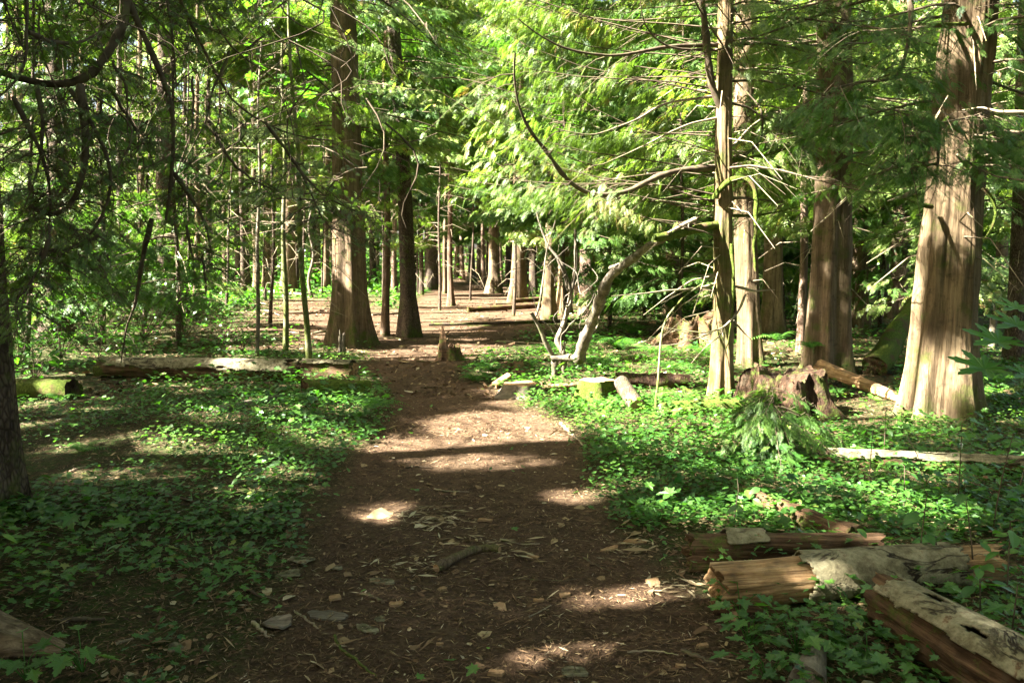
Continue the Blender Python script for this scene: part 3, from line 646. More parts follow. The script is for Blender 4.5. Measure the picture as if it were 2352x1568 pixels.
L1([(100, 770), (200, 900), (300, 1050), (400, 1170), (520, 1260), (700, 1340), (760, 1360)], 5.0, 5.8, .009, None, 574, 0, n=30)
L1([(300, 1050), (350, 1140), (400, 1250), (470, 1390), (540, 1470), (560, 1500)], 5.2, 5.6, .007, None, 574, 0, n=24)
L1([(600, 985), (700, 1060), (820, 1120), (960, 1180)], 6.0, 6.6, .006, None, 574, 0, mat='moss')
mb = MB()
N1 = [26, 22, 16, 8, 10, 12, 10, 8, 14, 26, 34, 14, 6, 16, 12, 6, 6, 4, 6, 6, 4, 14, 16, 20, 18, 5]
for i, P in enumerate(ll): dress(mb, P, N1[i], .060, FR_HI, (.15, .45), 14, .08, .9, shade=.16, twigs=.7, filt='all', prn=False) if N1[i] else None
n = 90; a = pd(U(-80, 900, n), U(-60, 330, n), U(3.8, 5.6, n)); l = U(.25, .8, n); s = RNG.normal(0, .28, (n, 2)); tt = np.linspace(0, 1, 9)
P = a[:, None] + np.stack([s[:, :1] * tt + RNG.normal(0, .12, (n, 1)) * np.sin(tt * 5), s[:, 1:] * tt, -l[:, None] * tt], -1); v, f = tubes(P, U(.0025, .006, n)[:, None] * np.linspace(1, .4, 9), 4); mb.add(v, f, 1)
add_boughs(mb, P[:, 5], U(0, 6.283, n), U(.12, .35, n), 12, .05, FR_HI, .004, .6, hang=1.0, droop=1.1, shade=.16, prn=False)
# curtain of foliage along the top left
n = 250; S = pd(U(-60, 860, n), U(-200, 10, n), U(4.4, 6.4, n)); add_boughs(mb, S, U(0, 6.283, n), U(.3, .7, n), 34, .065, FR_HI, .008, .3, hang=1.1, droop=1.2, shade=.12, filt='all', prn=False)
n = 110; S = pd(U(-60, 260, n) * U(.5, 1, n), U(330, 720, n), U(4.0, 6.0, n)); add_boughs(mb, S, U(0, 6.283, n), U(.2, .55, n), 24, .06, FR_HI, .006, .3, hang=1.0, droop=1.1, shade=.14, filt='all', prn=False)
n = 30; S = pd(U(560, 900, n), U(330, 500, n), U(5.4, 7.4, n)); add_boughs(mb, S, U(0, 6.283, n), U(.4, .8, n), 44, .075, FR_HI, .008, .3, hang=1.0, droop=1.1, shade=.10, filt='all')
n = 40; S = pd(U(640, 1000, n), U(160, 480, n), U(8, 12, n)); add_boughs(mb, S, U(0, 6.283, n), U(.5, 1.3, n), 80, .12, FR_MID, .008, .1, hang=1.0, shade=.04)
n = 90; z = U(4.6, 15.6, n); S = on_l(z); a = U(0, 6.283, n)
pos = None
mb2 = MB(); add_boughs(mb2, S, a, U(1.4, 3.2, n), 60, .30, FR_LO, .012, 0, prn=False)
for v, (f, m_, r_, s_) in zip(mb2.v, mb2.f):
    f = f - f.min(); c = v[f].mean(1); ok = ~in_view(c, 80); mb.add(v, f[ok], m_, r_[ok], s_)
mb.build('crown', [M['cedar'], M['twig']], t_left)

# ---- unseen trees added round the photographer for shade, with gaps cut for sun
def shade_tree(x, y, h, label, R=3.0, n=130, z0=2.6, r0=.2, m=70, seed=0):
    b = A(x, y, H(x, y)); t = thing('conifer_tree', label, 'tree', b, 'conifers added outside the view to shade the foreground')
    path = trunk_path(b, b + A(.05, 0, 3), h, .03, 24, seed); mb = MB(); trunk_mesh(mb, path, r0, 16, .5, .4, 5, .1, .05, seed); mb.build('trunk', [M['bark_cedar']], t)
    z = U(z0, h * .97, n); S = np.stack([np.interp(z, path[:, 2] - path[0, 2], path[:, i]) for i in range(3)], -1)
    mb2 = MB(); add_boughs(mb2, S, U(0, 6.283, n), R * (1.1 - .75 * z / h) * U(.7, 1.1, n), m, .40, FR_MID, .012, 0, prn=False)
    mb = MB()
    for v, (f, m_, r_, s_) in zip(mb2.v, mb2.f):
        f = f - f.min(); c = v[f].mean(1); ok = ~in_view(c, 90) | ((c - CAM) @ FWD > 11); mb.add(v, f[ok], m_, r_[ok], s_)
    mb.build('crown', [M['cedar'], M['twig']], t)
for i, (x, y, h, R, n) in enumerate([(-5.6, 1.6, 15, 3.4, 170), (-7.8, 4.4, 16, 3.4, 170), (-8.6, .2, 17, 3.6, 170), (-4.4, -1.8, 15, 3.4, 160), (-11.5, 2.6, 20, 3.8, 170), (-1.6, -4.2, 17, 3.6, 160), (-7.0, -4.4, 19, 3.8, 150),
        (2.8, -4.5, 16, 3.4, 100), (6.8, .2, 15, 3.0, 70), (-11.5, 8.5, 19, 3.4, 120), (9.6, 5.0, 17, 3.2, 80), (-14, -2, 20, 4, 120), (8.5, -6, 18, 4, 80), (-15.5, 6, 21, 4, 110), (-6.9, 7.0, 17, 3.2, 150), (-9.9, 10.4, 19, 3.4, 150), (-13, 13.6, 20, 3.6, 130), (-12.5, 17.0, 20, 3.6, 110)]):
    if n: shade_tree(x, y, h, 'unseen conifer added outside the view beside the photographer to shade the foreground', R, int(n * 1.5), 2.6, .2, 64, 40 + i)
# ------------------------------------------------------------ logs, stumps, broken wood
def log_mesh(mb, a, b, ra, rb, n=28, K=40, rough=.12, groove=.1, mat=0, capmat=1, seed=0, jag=(.0, .0), sag=0.0, flat=0.0, cap=True, slant=0.0):
    """a lying log from a to b (centre line), ragged ends, end grain caps"""
    a, b = A(*a), A(*b); t = np.linspace(0, 1, K); Lg = np.linalg.norm(b - a); d = (b - a) / Lg
    P = a + (b - a) * t[:, None]; P = P + A(0, 0, -1) * (sag * 4 * t * (1 - t))[:, None]
    P = P + (fbm(np.c_[t * Lg * 1.3, np.full(K, seed), np.zeros(K)], 2, seed) - .5)[:, None] * A(.3, .3, .3) * min(ra, rb)
    sd = nrm(np.cross(d, A(0, 0, 1))); up = np.cross(sd, d); an = np.arange(n) * 2 * math.pi / n
    ca, sa = np.cos(an), np.sin(an); rad = (ra + (rb - ra) * t)[:, None] * np.ones(n)[None]
    q = np.stack([ca[None] * 1.6 + 0 * rad, sa[None] * 1.6 + 0 * rad, (t * Lg / max(ra, .03) * .35)[:, None] + 0 * rad], -1)
    rad = rad * (1 + rough * 2 * (fbm(q, 3, seed) - .5)); q2 = q * A(3.5, 3.5, .35); rad = rad * (1 - groove * (fbm(q2, 3, seed + 3) ** 2))
    off = sd[None, None] * (ca * 1.0)[None, :, None] + up[None, None] * (sa * (1 - flat))[None, :, None]
    v = P[:, None] + rad[:, :, None] * off
    j0 = (fbm(np.stack([ca * 3, sa * 3, 0 * ca], -1), 3, seed + 5) - .35) * jag[0]; j1 = (fbm(np.stack([ca * 3, sa * 3, 0 * ca], -1), 3, seed + 6) - .35) * jag[1]
    for k in range(4):
        w = (1, .6, .3, .1)[k]; v[k] -= d * (j0 * w)[:, None]; v[K - 1 - k] += d * (j1 * w)[:, None]
    if slant: v += d * (slant * (np.clip(t - .5, 0, 1) * 2)[:, None] * -(sa[None] - .2) * rb)[:, :, None]
    mb.add(v, gridfaces(K, n), mat, None, True)
    if cap:
        for k, sg in ((0, -1), (K - 1, 1)):
            rings = [v[k]]; 
            for s in (.75, .45, .15):
                c = P[k] + (v[k] - P[k]) * s; h_ = (fbm(np.stack([ca * 4 * s, sa * 4 * s, 0 * ca + seed], -1), 3, 7) - .5) * ra * (.35 + 2 * jag[0 if k == 0 else 1]); rings.append(c + d * h_[:, None] * 1.0 - d * sg * ra * .08)
            R_ = np.stack(rings); f = gridfaces(4, n)
            mb.add(R_, f if sg > 0 else f[:, ::-1], capmat, None, False)
            mb.add(np.r_[R_[3], [R_[3].mean(0)]], np.array([(i, (i + 1) % n, n) for i in range(n)]), capmat)
    return P, d, sd, up
def bark_shell(a, b, ra, rb, a0, a1, t0, t1, name, parent, mat='lichen', seed=0, thr=.40, off=.006, th=.009, n=44, K=90, flat=0.0, rag=.10):
    a, b = A(*a), A(*b); t = np.linspace(t0, t1, K); an = np.radians(np.linspace(a0, a1, n)); d = nrm(b - a); sd = nrm(np.cross(d, A(0, 0, 1))); up = np.cross(sd, d)
    P = a + (b - a) * t[:, None]; r = (ra + (rb - ra) * t)[:, None] + off
    q = np.stack([np.cos(an)[None] * 4 + 0 * r, np.sin(an)[None] * 4 + 0 * r, (t * np.linalg.norm(b - a) * 7)[:, None] + 0 * an[None]], -1)
    nz = fbm(q, 4, seed); r = r + .014 * (nz - .4)
    v = P[:, None] + r[:, :, None] * (sd * np.cos(an)[None, :, None] + up * ((1 - flat) * np.sin(an))[None, :, None])
    f = gridfaces(K, n, False); tt, aa = np.meshgrid((np.arange(K) / (K - 1)), (np.arange(n) / (n - 1)), indexing='ij')
    edge = np.minimum(np.minimum(tt, 1 - tt) * 2.2, np.minimum(aa, 1 - aa) * 1.4)
    keep = (edge + (fbm(q * .8, 4, seed + 2) - .5) * rag * 4 + np.where(edge > .25, .2, 0)).ravel()
    hole = fbm(q * .55, 3, seed + 4).ravel(); ok = (keep[f].mean(1) > .05) & (hole[f].mean(1) > thr - .14)
    f = f[ok]; us, inv = np.unique(f.ravel(), return_inverse=True); mb = MB(); mb.add(v.reshape(-1, 3)[us], inv.reshape(f.shape), 0, None, True)
    o = mb.build(name, [M[mat]], parent); m = o.modifiers.new('thickness', 'SOLIDIFY'); m.thickness = th; m.offset = -1
    return o
def log(name, label, p0, p1, r0, r1, mats=('rot', 'rot'), lift=(None, None), shells=(), group=None, cat='log', **kw):
    """p0, p1: view positions of the log's foot line or world points"""
    a = gp(*p0) if len(p0) == 2 else A(*p0); b = gp(*p1) if len(p1) == 2 else A(*p1)
    a = a + A(0, 0, r0 * .82 if lift[0] is None else lift[0]); b = b + A(0, 0, r1 * .82 if lift[1] is None else lift[1])
    c = A(*((a + b) / 2)); c[2] = min(a[2] - r0, b[2] - r1); t = thing(name, label, cat, c, group)
    ax = nrm(b - a); t.rotation_euler = (0, 0, math.atan2(ax[1], ax[0])) ; rot = t.rotation_euler[2]
    mb = MB(); log_mesh(mb, a, b, r0, r1, **kw)
    def loc(mbx):
        cs, sn = math.cos(-rot), math.sin(-rot)
        for i, v in enumerate(mbx.v):
            q = v - c; mbx.v[i] = np.stack([q[:, 0] * cs - q[:, 1] * sn, q[:, 0] * sn + q[:, 1] * cs, q[:, 2]], -1)
    loc(mb); mb.build('wood', [M[mats[0]], M[mats[1]]], t, loc=A(0, 0, 0))
    for s in shells:
        o = bark_shell(a, b, r0, r1, parent=None, name='bark', **s)
        me = o.data; n = len(me.vertices); co_ = np.empty(n * 3, np.float32); me.vertices.foreach_get('co', co_); q = co_.reshape(-1, 3) - c
        cs, sn = math.cos(-rot), math.sin(-rot); q = np.stack([q[:, 0] * cs - q[:, 1] * sn, q[:, 0] * sn + q[:, 1] * cs, q[:, 2]], -1); me.vertices.foreach_set('co', q.astype(np.float32).ravel()); o.parent = t
    return t, a, b
# foreground right: four decaying logs
log('log', 'rotten orange-brown log with one gray bark plate, hindmost of the crossed foreground logs', (1590, 1300), (2010, 1292), .10, .09, ('rotdark', 'rotdark'), jag=(.12, .1), groove=.35, rough=.2, seed=1, K=70, n=44,
    shells=[dict(a0=35, a1=150, t0=.17, t1=.40, seed=3, thr=.30, off=.007)])
log('log', 'foreground log with bare orange wood at one end and gray cracked bark elsewhere', (1650, 1392), (2275, 1332), .118, .098, ('rot', 'rot'), jag=(.08, .22), groove=.30, rough=.10, seed=2, K=90, n=56,
    shells=[dict(a0=-28, a1=175, t0=.27, t1=.86, seed=9, thr=.26, off=.010)])
log('log', 'thick lichen-barked log slanting out of the lower right corner', (2040, 1445), (2560, 1790), .125, .145, ('rotdark', 'rot'), jag=(.22, .05), groove=.6, rough=.3, seed=4, K=80, n=56,
    shells=[dict(a0=36, a1=172, t0=.02, t1=1, seed=14, thr=.45, rag=.2, off=.007)])
log('log', 'narrow weathered brown log lying behind the foreground logs among the leaves', (1705, 1150), (1965, 1262), .055, .075, ('rotdark', 'rotdark'), jag=(.1, .05), groove=.3, rough=.25, seed=5, K=50)
log('log', 'small rotten slab of wood under the foreground log', (1640, 1408), (1805, 1412), .03, .025, ('rotdark', 'rot'), jag=(.05, .05), seed=6, K=24, n=16)
log('log', 'weathered split log tapering to a broken tip at the lower left corner', (-240, 1478), (150, 1497), .24, .03, ('weather', 'rotdark'), jag=(.02, .03), groove=.5, rough=.22, seed=7, K=80, n=48, flat=.15, lift=(.12, .02))
log('log', 'pale rounded chunk of gray wood at the bottom edge among green leaves', (1850, 1610), (1872, 1520), .07, .04, ('graywood', 'graywood'), jag=(.04, .05), seed=8, K=24, n=20)
# left: barked log across the bank
log('log', 'long fallen log with pale mossy bark and a broken end beside the trail, left', (230, 862), (815, 884), .125, .165, ('rotdark', 'rot'), jag=(.05, .10), groove=.3, rough=.22, seed=10, K=120, n=40,
    shells=[dict(a0=10, a1=172, t0=.0, t1=.80, seed=21, thr=.40, off=.014, K=170), dict(a0=50, a1=150, t0=.80, t1=.995, seed=23, thr=.36, off=.016)])
log('log', 'pale gray stick-like log on the left ground cover', (495, 950), (640, 918), .045, .035, ('graywood', 'graywood'), jag=(.05, .03), seed=11, K=30, n=16)
log('log', 'mossy rotten log chunk below the broken end of the barked log', (700, 915), (845, 905), .11, .10, ('moss', 'rotdark'), jag=(.05, .05), rough=.4, seed=12, K=40, n=28)
log('log', 'mossy decaying mound of wood at the left edge of the ground cover', (20, 905), (170, 915), .10, .12, ('moss', 'rotred'), jag=(.05, .1), rough=.4, seed=13, K=40, n=28)
# middle: fallen pole and far logs
log('log', 'thin dark fallen pole lying across the far side of the trail', (985, 757), (1330, 748), .035, .045, ('bark_dark', 'cutwood'), seed=14, K=40, n=14, lift=(.12, .12))
log('log', 'mossy low log in front of the fused trunks, beyond the pole', (1075, 716), (1240, 706), .08, .10, ('rotdark', 'rotdark'), seed=15, K=30, n=16)
log('log', 'half-buried dark log on the far bare slope', (1180, 695), (1330, 684), .09, .08, ('rotdark', 'cutwood'), seed=16, K=30, n=16)
log('log', 'thin pale log in the sunny patch left of the big fluted cedar', (600, 672), (700, 680), .10, .08, ('graywood', 'graywood'), seed=17, K=24, n=12)
log('log', 'flat plank-like piece of log between the two sawn stumps', (1215, 900), (1345, 888), .05, .05, ('cutwood', 'cutwood'), seed=18, K=24, n=16, flat=.4)
log('log', 'crumbling red-brown log right of the mossy stump', (1420, 890), (1575, 888), .10, .09, ('rotred', 'rotred'), jag=(.1, .1), rough=.35, seed=19, K=40, n=24)
log('log', 'mossy pale log sunk in the ground before the middle cedar', (1520, 955), (1690, 948), .085, .075, ('moss', 'graywood'), jag=(.05, .05), rough=.3, seed=20, K=40, n=24)
log('log', 'short dark round log leaning by the mossy stump', (1462, 950), (1428, 922), .085, .085, ('bark_dark', 'cutwood'), seed=21, K=20, n=20, lift=(.06, .22))
log('log', 'split log running from the rotten stump towards the big right cedar', (1885, 878), (2075, 925), .10, .06, ('rot', 'cutwood'), jag=(.1, .2), seed=22, K=50, n=28, groove=.3, lift=(.2, .03))
log('log', 'long fallen log half buried by leaves at the right', (1880, 1064), (2440, 1100), .06, .08, ('rotdark', 'graywood'), jag=(.1, .05), rough=.2, seed=23, K=70, n=32, shells=[dict(a0=20, a1=160, t0=.02, t1=.98, seed=33, thr=.47)])
log('log', 'mossy pole lying right of the big right cedar', (2262, 935), (2430, 890), .06, .06, ('moss', 'graywood'), seed=24, K=30, n=16, lift=(.05, .15))
tl, a_, b_ = log('log', 'dark mossy trunk leaning against the trees left of the big right cedar', (2010, 860), tuple(pd(2128, 660, 13.2)), .17, .13, ('moss', 'rotdark'), rough=.35, seed=25, K=40, n=24, lift=(.1, 0))

def stump(name, label, px, py, wpx, hgt, mats, seed, jag=.0, flare=.35, spike=0.0, nseg=48, K=16, group=None, flutes=5, hollow=0.0):
    b = gp(px, py); r = wpx / ppm(b[1]) / 2; t = thing(name, label, 'stump', b, group)
    if jag > .2: nseg, K = nseg * 2, K * 2
    a = np.arange(nseg) * 2 * math.pi / nseg; z = np.linspace(-.06, 1, K); ca, sa = np.cos(a), np.sin(a); rg = np.random.default_rng(seed); ph = rg.uniform(0, 6.28)
    top = hgt * (1 + jag * 2 * (fbm(np.stack([ca * 2.2, sa * 2.2, 0 * a + seed], -1), 3, seed) - .5) + jag * 1.6 * (fbm(np.stack([ca * 8, sa * 8, 0 * a + seed], -1), 3, seed + 4) - .5) + spike * np.exp(-((np.angle(np.exp(1j * (a - 4.2)))) / .32) ** 2))
    Z = np.where(z[:, None] < 0, z[:, None], z[:, None] * top[None]); fl = np.exp(-np.maximum(Z, 0) / (.35 * hgt + .02))
    rad = r * (1 + flare * fl * (.4 + .9 * (.5 + .5 * np.cos(flutes * a + ph))[None]) + .10 * (np.cos(flutes * a + ph))[None]) * (1 - .1 * z[:, None])
    q = np.stack([ca[None] * r * 16 + 0 * Z, sa[None] * r * 16 + 0 * Z, Z * 3], -1); rad = rad * (1 + .30 * (fbm(q, 4, seed + 1) - .5)) + np.abs(fbm(q * A(2.2, 2.2, 1.2), 3, seed + 8) - .5) * (.25 if jag > .2 else .08) * r
    v = b + np.stack([rad * ca[None], rad * sa[None], Z], -1); mb = MB(); mb.add(v, gridfaces(K, nseg), 0, None, True); mb.build('wood', [M[mats[0]]], t)
    rings = [v[-1]]; c0 = v[-1].mean(0)
    for s in (.8, .55, .3, .1):
        w = c0 + (v[-1] - c0) * s; w[:, 2] = v[-1][:, 2] * s + c0[2] * (1 - s) - hollow * hgt * (1 - s) + (fbm(np.stack([ca * s * 5, sa * s * 5, 0 * a], -1), 3, seed) - .5) * hgt * (.04 + jag * .5); rings.append(w)
    mb = MB(); mb.add(np.stack(rings), gridfaces(5, nseg), 0, None, jag == 0); mb.add(np.r_[rings[-1], [rings[-1].mean(0)]], np.array([(i, (i + 1) % nseg, nseg) for i in range(nseg)]), 0)
    mb.build('top', [M[mats[1]]], t); return t, b, r
stump('tree_stump', 'sawn stump with mossy bark and a flat pale top, right of the forked dead tree', 1370, 920, 82, .24, ('moss', 'cutwood'), 2, .04, .35)
st, sb, sr = stump('tree_stump', 'low wide sawn stump left of the forked dead tree', 1196, 905, 88, .13, ('graywood', 'cutwood'), 3, .06, .4)
stump('tree_stump', 'jagged broken stump with a tall pointed spike beside the trail', 1030, 826, 50, .21, ('rotdark', 'rotdark'), 4, .35, .35, 1.7, hollow=.25)
stump('tree_stump', 'big crumbling red-brown stump topped with ferns, right of the middle cedar', 1800, 945, 180, .42, ('rotred', 'rotred'), 5, .24, .35, .0, 72, 24, flutes=7, hollow=.1)
stump('tree_stump', 'dark rotten root mass under the sprays left of the middle cedar', 1590, 790, 110, .46, ('rotdark', 'rotdark'), 6, .28, .6, .0, 56, 20, flutes=8, hollow=.2)
stump('tree_stump', 'slim pale broken snag against the foot of the big fluted cedar', 786, 812, 15, .30, ('bark_pale', 'graywood'), 7, .25, .15, .5, 20, 10)
stump('tree_stump', 'pale thin broken snag right of the big right cedar', 2278, 800, 16, .62, ('bark_pale', 'graywood'), 8, .15, .1, .3, 20, 14)
stump('tree_stump', 'small dark rotten stub in the ferns left of the low sawn stump', 1180, 848, 60, .10, ('rotdark', 'rotdark'), 9, .4, .5)
# orange slab leaning on the low stump
b = gp(1150, 888); t = thing('wood_slab', 'tilted orange slab of cut wood leaning on the low sawn stump', 'wood piece', b)
mb = MB(); log_mesh(mb, b + A(-.08, -.04, .03), b + A(.10, .03, .14), .085, .07, seed=31, K=14, n=20, rough=.15, flat=.55, jag=(.03, .03)); mb.build('wood', [M['rot'], M['cutwood']], t)

# ---- forked dead tree with an elbow
fb = gp(1278, 868); yf = fb[1]; td = thing('dead_tree', 'forked dead tree with an elbow and a thick leaning stem between two sawn stumps', 'tree', fb)
def LD(pts, y0, y1, r, **kw):
    kw.setdefault('mat', 'bark_pale'); return limb(td, trace(pts, y0, y1, O3, 459.3), r, **kw)[0]
LD([(335, 1125), (342, 1060), (345, 985)], yf, yf, 0.044, name='trunk', tip=.95, n=14, k=12)
LD([(395, 1120), (400, 1040), (405, 985)], yf, yf, 0.039, name='trunk', tip=.95, n=14, k=12)
LD([(325, 990), (370, 985), (440, 988), (495, 985), (530, 955)], yf, yf - .1, 0.048, tip=1.0, n=16, k=12, label='horizontal elbow of the dead tree')
LD([(490, 1010), (520, 900), (560, 800), (600, 700), (640, 590), (680, 480), (760, 420), (850, 350), (950, 275), (1060, 215), (1200, 165)], yf - .1, ym - .3, .078, tip=.45, n=44, k=12, label='thick leaning broken stem of the dead tree')
LD([(340, 990), (290, 900), (240, 780), (200, 710)], yf, yf - .2, .034, tip=.7, n=20, k=8)
LD([(400, 985), (395, 930), (348, 892), (390, 800), (430, 680), (450, 560), (480, 400), (470, 200), (478, 60)], yf, yf + .2, .042, tip=.35, n=34, k=8)
LD([(435, 560), (400, 420), (370, 370), (300, 290), (240, 120), (200, -60)], yf + .1, yf + .3, .026, tip=.3, n=26)
LD([(225, 730), (250, 650), (270, 500), (290, 320), (350, 120), (365, 0)], yf - .1, yf + .1, .018, tip=.3, n=26)
LD([(360, 370), (400, 450), (420, 560)], yf + .1, yf + .1, .02, n=12)
LD([(690, 425), (760, 400), (850, 350), (950, 275), (1060, 215)], yf - .3, ym - .3, .026, tip=.6, n=20)
for q in range(14):
    x0, y0 = RNG.uniform(330, 620), RNG.uniform(480, 960); LD([(x0, y0), (x0 + RNG.normal(0, 60), y0 - RNG.uniform(80, 160)), (x0 + RNG.normal(0, 120), y0 - RNG.uniform(180, 330))], yf + RNG.normal(0, .15), yf + RNG.normal(0, .3), RNG.uniform(.005, .011), n=14, tip=.3, name='twig', jit=.06)
LD([(395, 960), (408, 890)], yf - .03, yf - .05, .03, tip=.5, n=8)
sb_ = gp(1508, 945); ts = thing('sapling', 'bare bent sapling arching to the right before the middle cedar', 'sapling', sb_)
limb(ts, np.r_[[sb_ - A(0, 0, .05)], trace([(975, 1250), (992, 1150), (1000, 1000), (1010, 850), (1040, 740), (1120, 640), (1180, 580), (1280, 520), (1360, 470)], sb_[1], ym - .2, O3, 459.3)],   .015, n=40, mat='bark_sap', name='stem', tip=.5, k=7)
# ------------------------------------------------------------ trees one sees: middle distance and the far rows
def up_pt(px0, px1, y, py0=620, py1=0):     # two points on a trunk seen at px0 low and px1 at the top of the view
    return pd(px0, py0, y), pd(px1, py1, y)
def std(px, px_top, y, w, name, label, cat='tree', group=None, h=20, z0=2.0, nb=60, L=(1.4, 2.6), **kw):
    b = at(px, y); tp = pd(px_top, 0, y); r = w / ppm(y) / 2; zt = 1.6 + .36 * y
    kw.setdefault('stub', (30 if y < 30 else 14, 1.0, 6.5, 1.3)); kw.setdefault('crown', [dict(n=int(nb * .9), z0=z0, z1=min(h * .9, zt + 1.5), L=L, m=80, size=.21 if y < 22 else .32, hang=.8),
             dict(n=int(nb * .5), z0=min(h * .6, zt + 1), z1=h * .96, L=L, m=60, size=.44)])
    return tree(name, label, cat, b, tp, r, h, group, seed=int(px) + int(y * 7), **kw)
HB = MB()
FAR = 'tree trunks standing far back in the wood'
# -- the big fluted cedar and its neighbours on the far side of the clearing
std(806, 786, 14.55, 72, 'cedar_tree', 'big fluted cedar with wide flared base beside the trail, dark with one bright sun patch', h=24, z0=3.0, nb=90, L=(1.6, 3.2), nseg=72, flare=.75, fz=.55, flutes=8, famp=.20, fine=.018, K=90, wob=.01, stub=(14, 3, 7, .8))
std(885, 884, 16.4, 17, 'conifer_tree', 'slender straight trunk between the big fluted cedar and the dark fir', h=15, z0=3.4, nb=40, L=(.8, 1.7), barkm='bark_red', nseg=14, stub=(34, 1.2, 6, .7), leaf='hemlock')
std(942, 900, 16.2, 37, 'conifer_tree', 'dark rough trunk leaning slightly left at the trail bend, flared mossy foot', h=22, z0=3.2, nb=70, L=(1.3, 2.6), barkm='bark_dark', nseg=32, flare=.7, fz=.35, stub=(22, 1.5, 7, 1.0), leaf='hemlock')
std(925, 926, 24, 10, 'conifer_tree', 'thin pale trunk just visible behind the dark leaning fir', h=14, z0=4, nb=30, barkm='bark_sap')
std(1036, 1026, 26, 13, 'conifer_tree', 'thin reddish trunk with a curved foot at the left edge of the far trail', h=15, z0=5, nb=40, L=(1, 2), barkm='bark_red', flare=.9, fz=.3)
std(990, 984, 40, 28, 'conifer_tree', 'dark trunk with low shrubs at its foot, left of the far trail', h=22, z0=5, nb=55, barkm='bark_dark')
std(1136, 1130, 36, 26, 'conifer_tree', 'straight trunk with a mossy flared foot, right of the far trail', h=22, z0=5, nb=55, flare=.8, fz=.4)
std(1084, 1070, 50, 15, 'conifer_tree', 'pale sunlit leaning trunk on the far trail', h=20, z0=8, nb=45, barkm='bark_pale', flare=.8)
std(1190, 1192, 29, 34, 'conifer_tree', 'pair of fused trunks at the right of the far trail', h=20, z0=5, nb=60, flutes=2, famp=.6, nseg=28, flare=.5)
std(1261, 1262, 20, 27, 'conifer_tree', 'gray trunk behind the forked dead tree, left one of two side by side', h=20, z0=4.2, nb=55, barkm='bark_gray')
std(1294, 1296, 22.5, 30, 'conifer_tree', 'sun-flecked trunk behind the forked dead tree, right one of two side by side', h=20, z0=4.5, nb=55, barkm='bark_gray')
std(1050, 1046, 66, 9, 'conifer_tree', 'very thin trunk at the vanishing point of the trail', h=18, z0=9, nb=40, group=FAR)
std(1165, 1163, 44, 11, 'conifer_tree', 'thin dark trunk between the flared trunk and the fused pair', h=18, z0=6, nb=45, barkm='bark_dark')
std(857, 853, 46, 15, 'conifer_tree', 'dark trunk behind the big fluted cedar at its right side', h=20, z0=5, nb=55, barkm='bark_dark')
# -- left of the big cedar
std(656, 648, 13.4, 13, 'sapling', 'straight thin mossy sapling, the left of two rising behind the barked log', h=7.5, z0=2.6, nb=24, L=(.6, 1.3), barkm='bark_sap', nseg=12, flare=.1, wob=.02)
std(712, 664, 10.0, 15, 'sapling', 'thin leaning mossy sapling in front of the barked log', h=7.0, z0=2.3, nb=34, L=(.7, 1.4), barkm='bark_sap', nseg=12, flare=.1, wob=.02)
std(548, 543, 44, 15, 'conifer_tree', 'dark trunk, left of a close pair in the bright green glade', h=22, z0=6, nb=50, barkm='bark_dark')
std(566, 560, 43, 17, 'conifer_tree', 'dark trunk, right of a close pair in the bright green glade', h=22, z0=6, nb=50, barkm='bark_dark')
std(611, 606, 36, 16, 'conifer_tree', 'short-looking trunk under a hanging dark bough left of the saplings', h=20, z0=2.8, nb=60, L=(1.2, 2.2), leaf='hemlock')
std(664, 660, 33, 32, 'conifer_tree', 'broad shaded trunk directly behind the thin mossy saplings', h=22, z0=4, nb=60)
std(519, 500, 38, 12, 'conifer_tree', 'thin trunk leaning left beside the bright glade', h=18, z0=5, nb=45)
std(277, 272, 22, 17, 'conifer_tree', 'pale gray slim trunk among the left shrubs', h=18, z0=2.6, nb=60, barkm='bark_pale', stub=(10, 1, 5, .6))
std(192, 182, 24, 13, 'conifer_tree', 'dim gray slim trunk farther left than the pale one', h=18, z0=2.6, nb=55, barkm='bark_gray')
std(382, 378, 21, 38, 'conifer_tree', 'broad dark trunk half hidden by hanging boughs on the left', h=22, z0=2.4, nb=80, L=(1.5, 2.8), barkm='bark_dark')
std(132, 124, 15.5, 52, 'conifer_tree', 'thick dark trunk in deep shade behind the left shrubs', h=22, z0=2.4, nb=80, L=(1.5, 2.8), barkm='bark_dark')
std(60, 40, 24, 24, 'conifer_tree', 'shaded trunk at the far left behind tangled branches', h=20, z0=2.2, nb=70)
std(450, 452, 27, 14, 'conifer_tree', 'slim trunk seen between hanging boughs left of the glade', h=18, z0=2.4, nb=65)
std(716, 716, 30, 8, 'sapling', 'small pale curved sapling near the big fluted cedar', h=6, z0=4.4, nb=14, L=(.6, 1.2), barkm='bark_pale', wob=.10)
std(590, 598, 12.5, 10, 'maple_sapling', 'slim pale maple stem with bright leaves above the hanging boughs', h=7, barkm='bark_pale', flare=.05, wob=.03, crown=None)
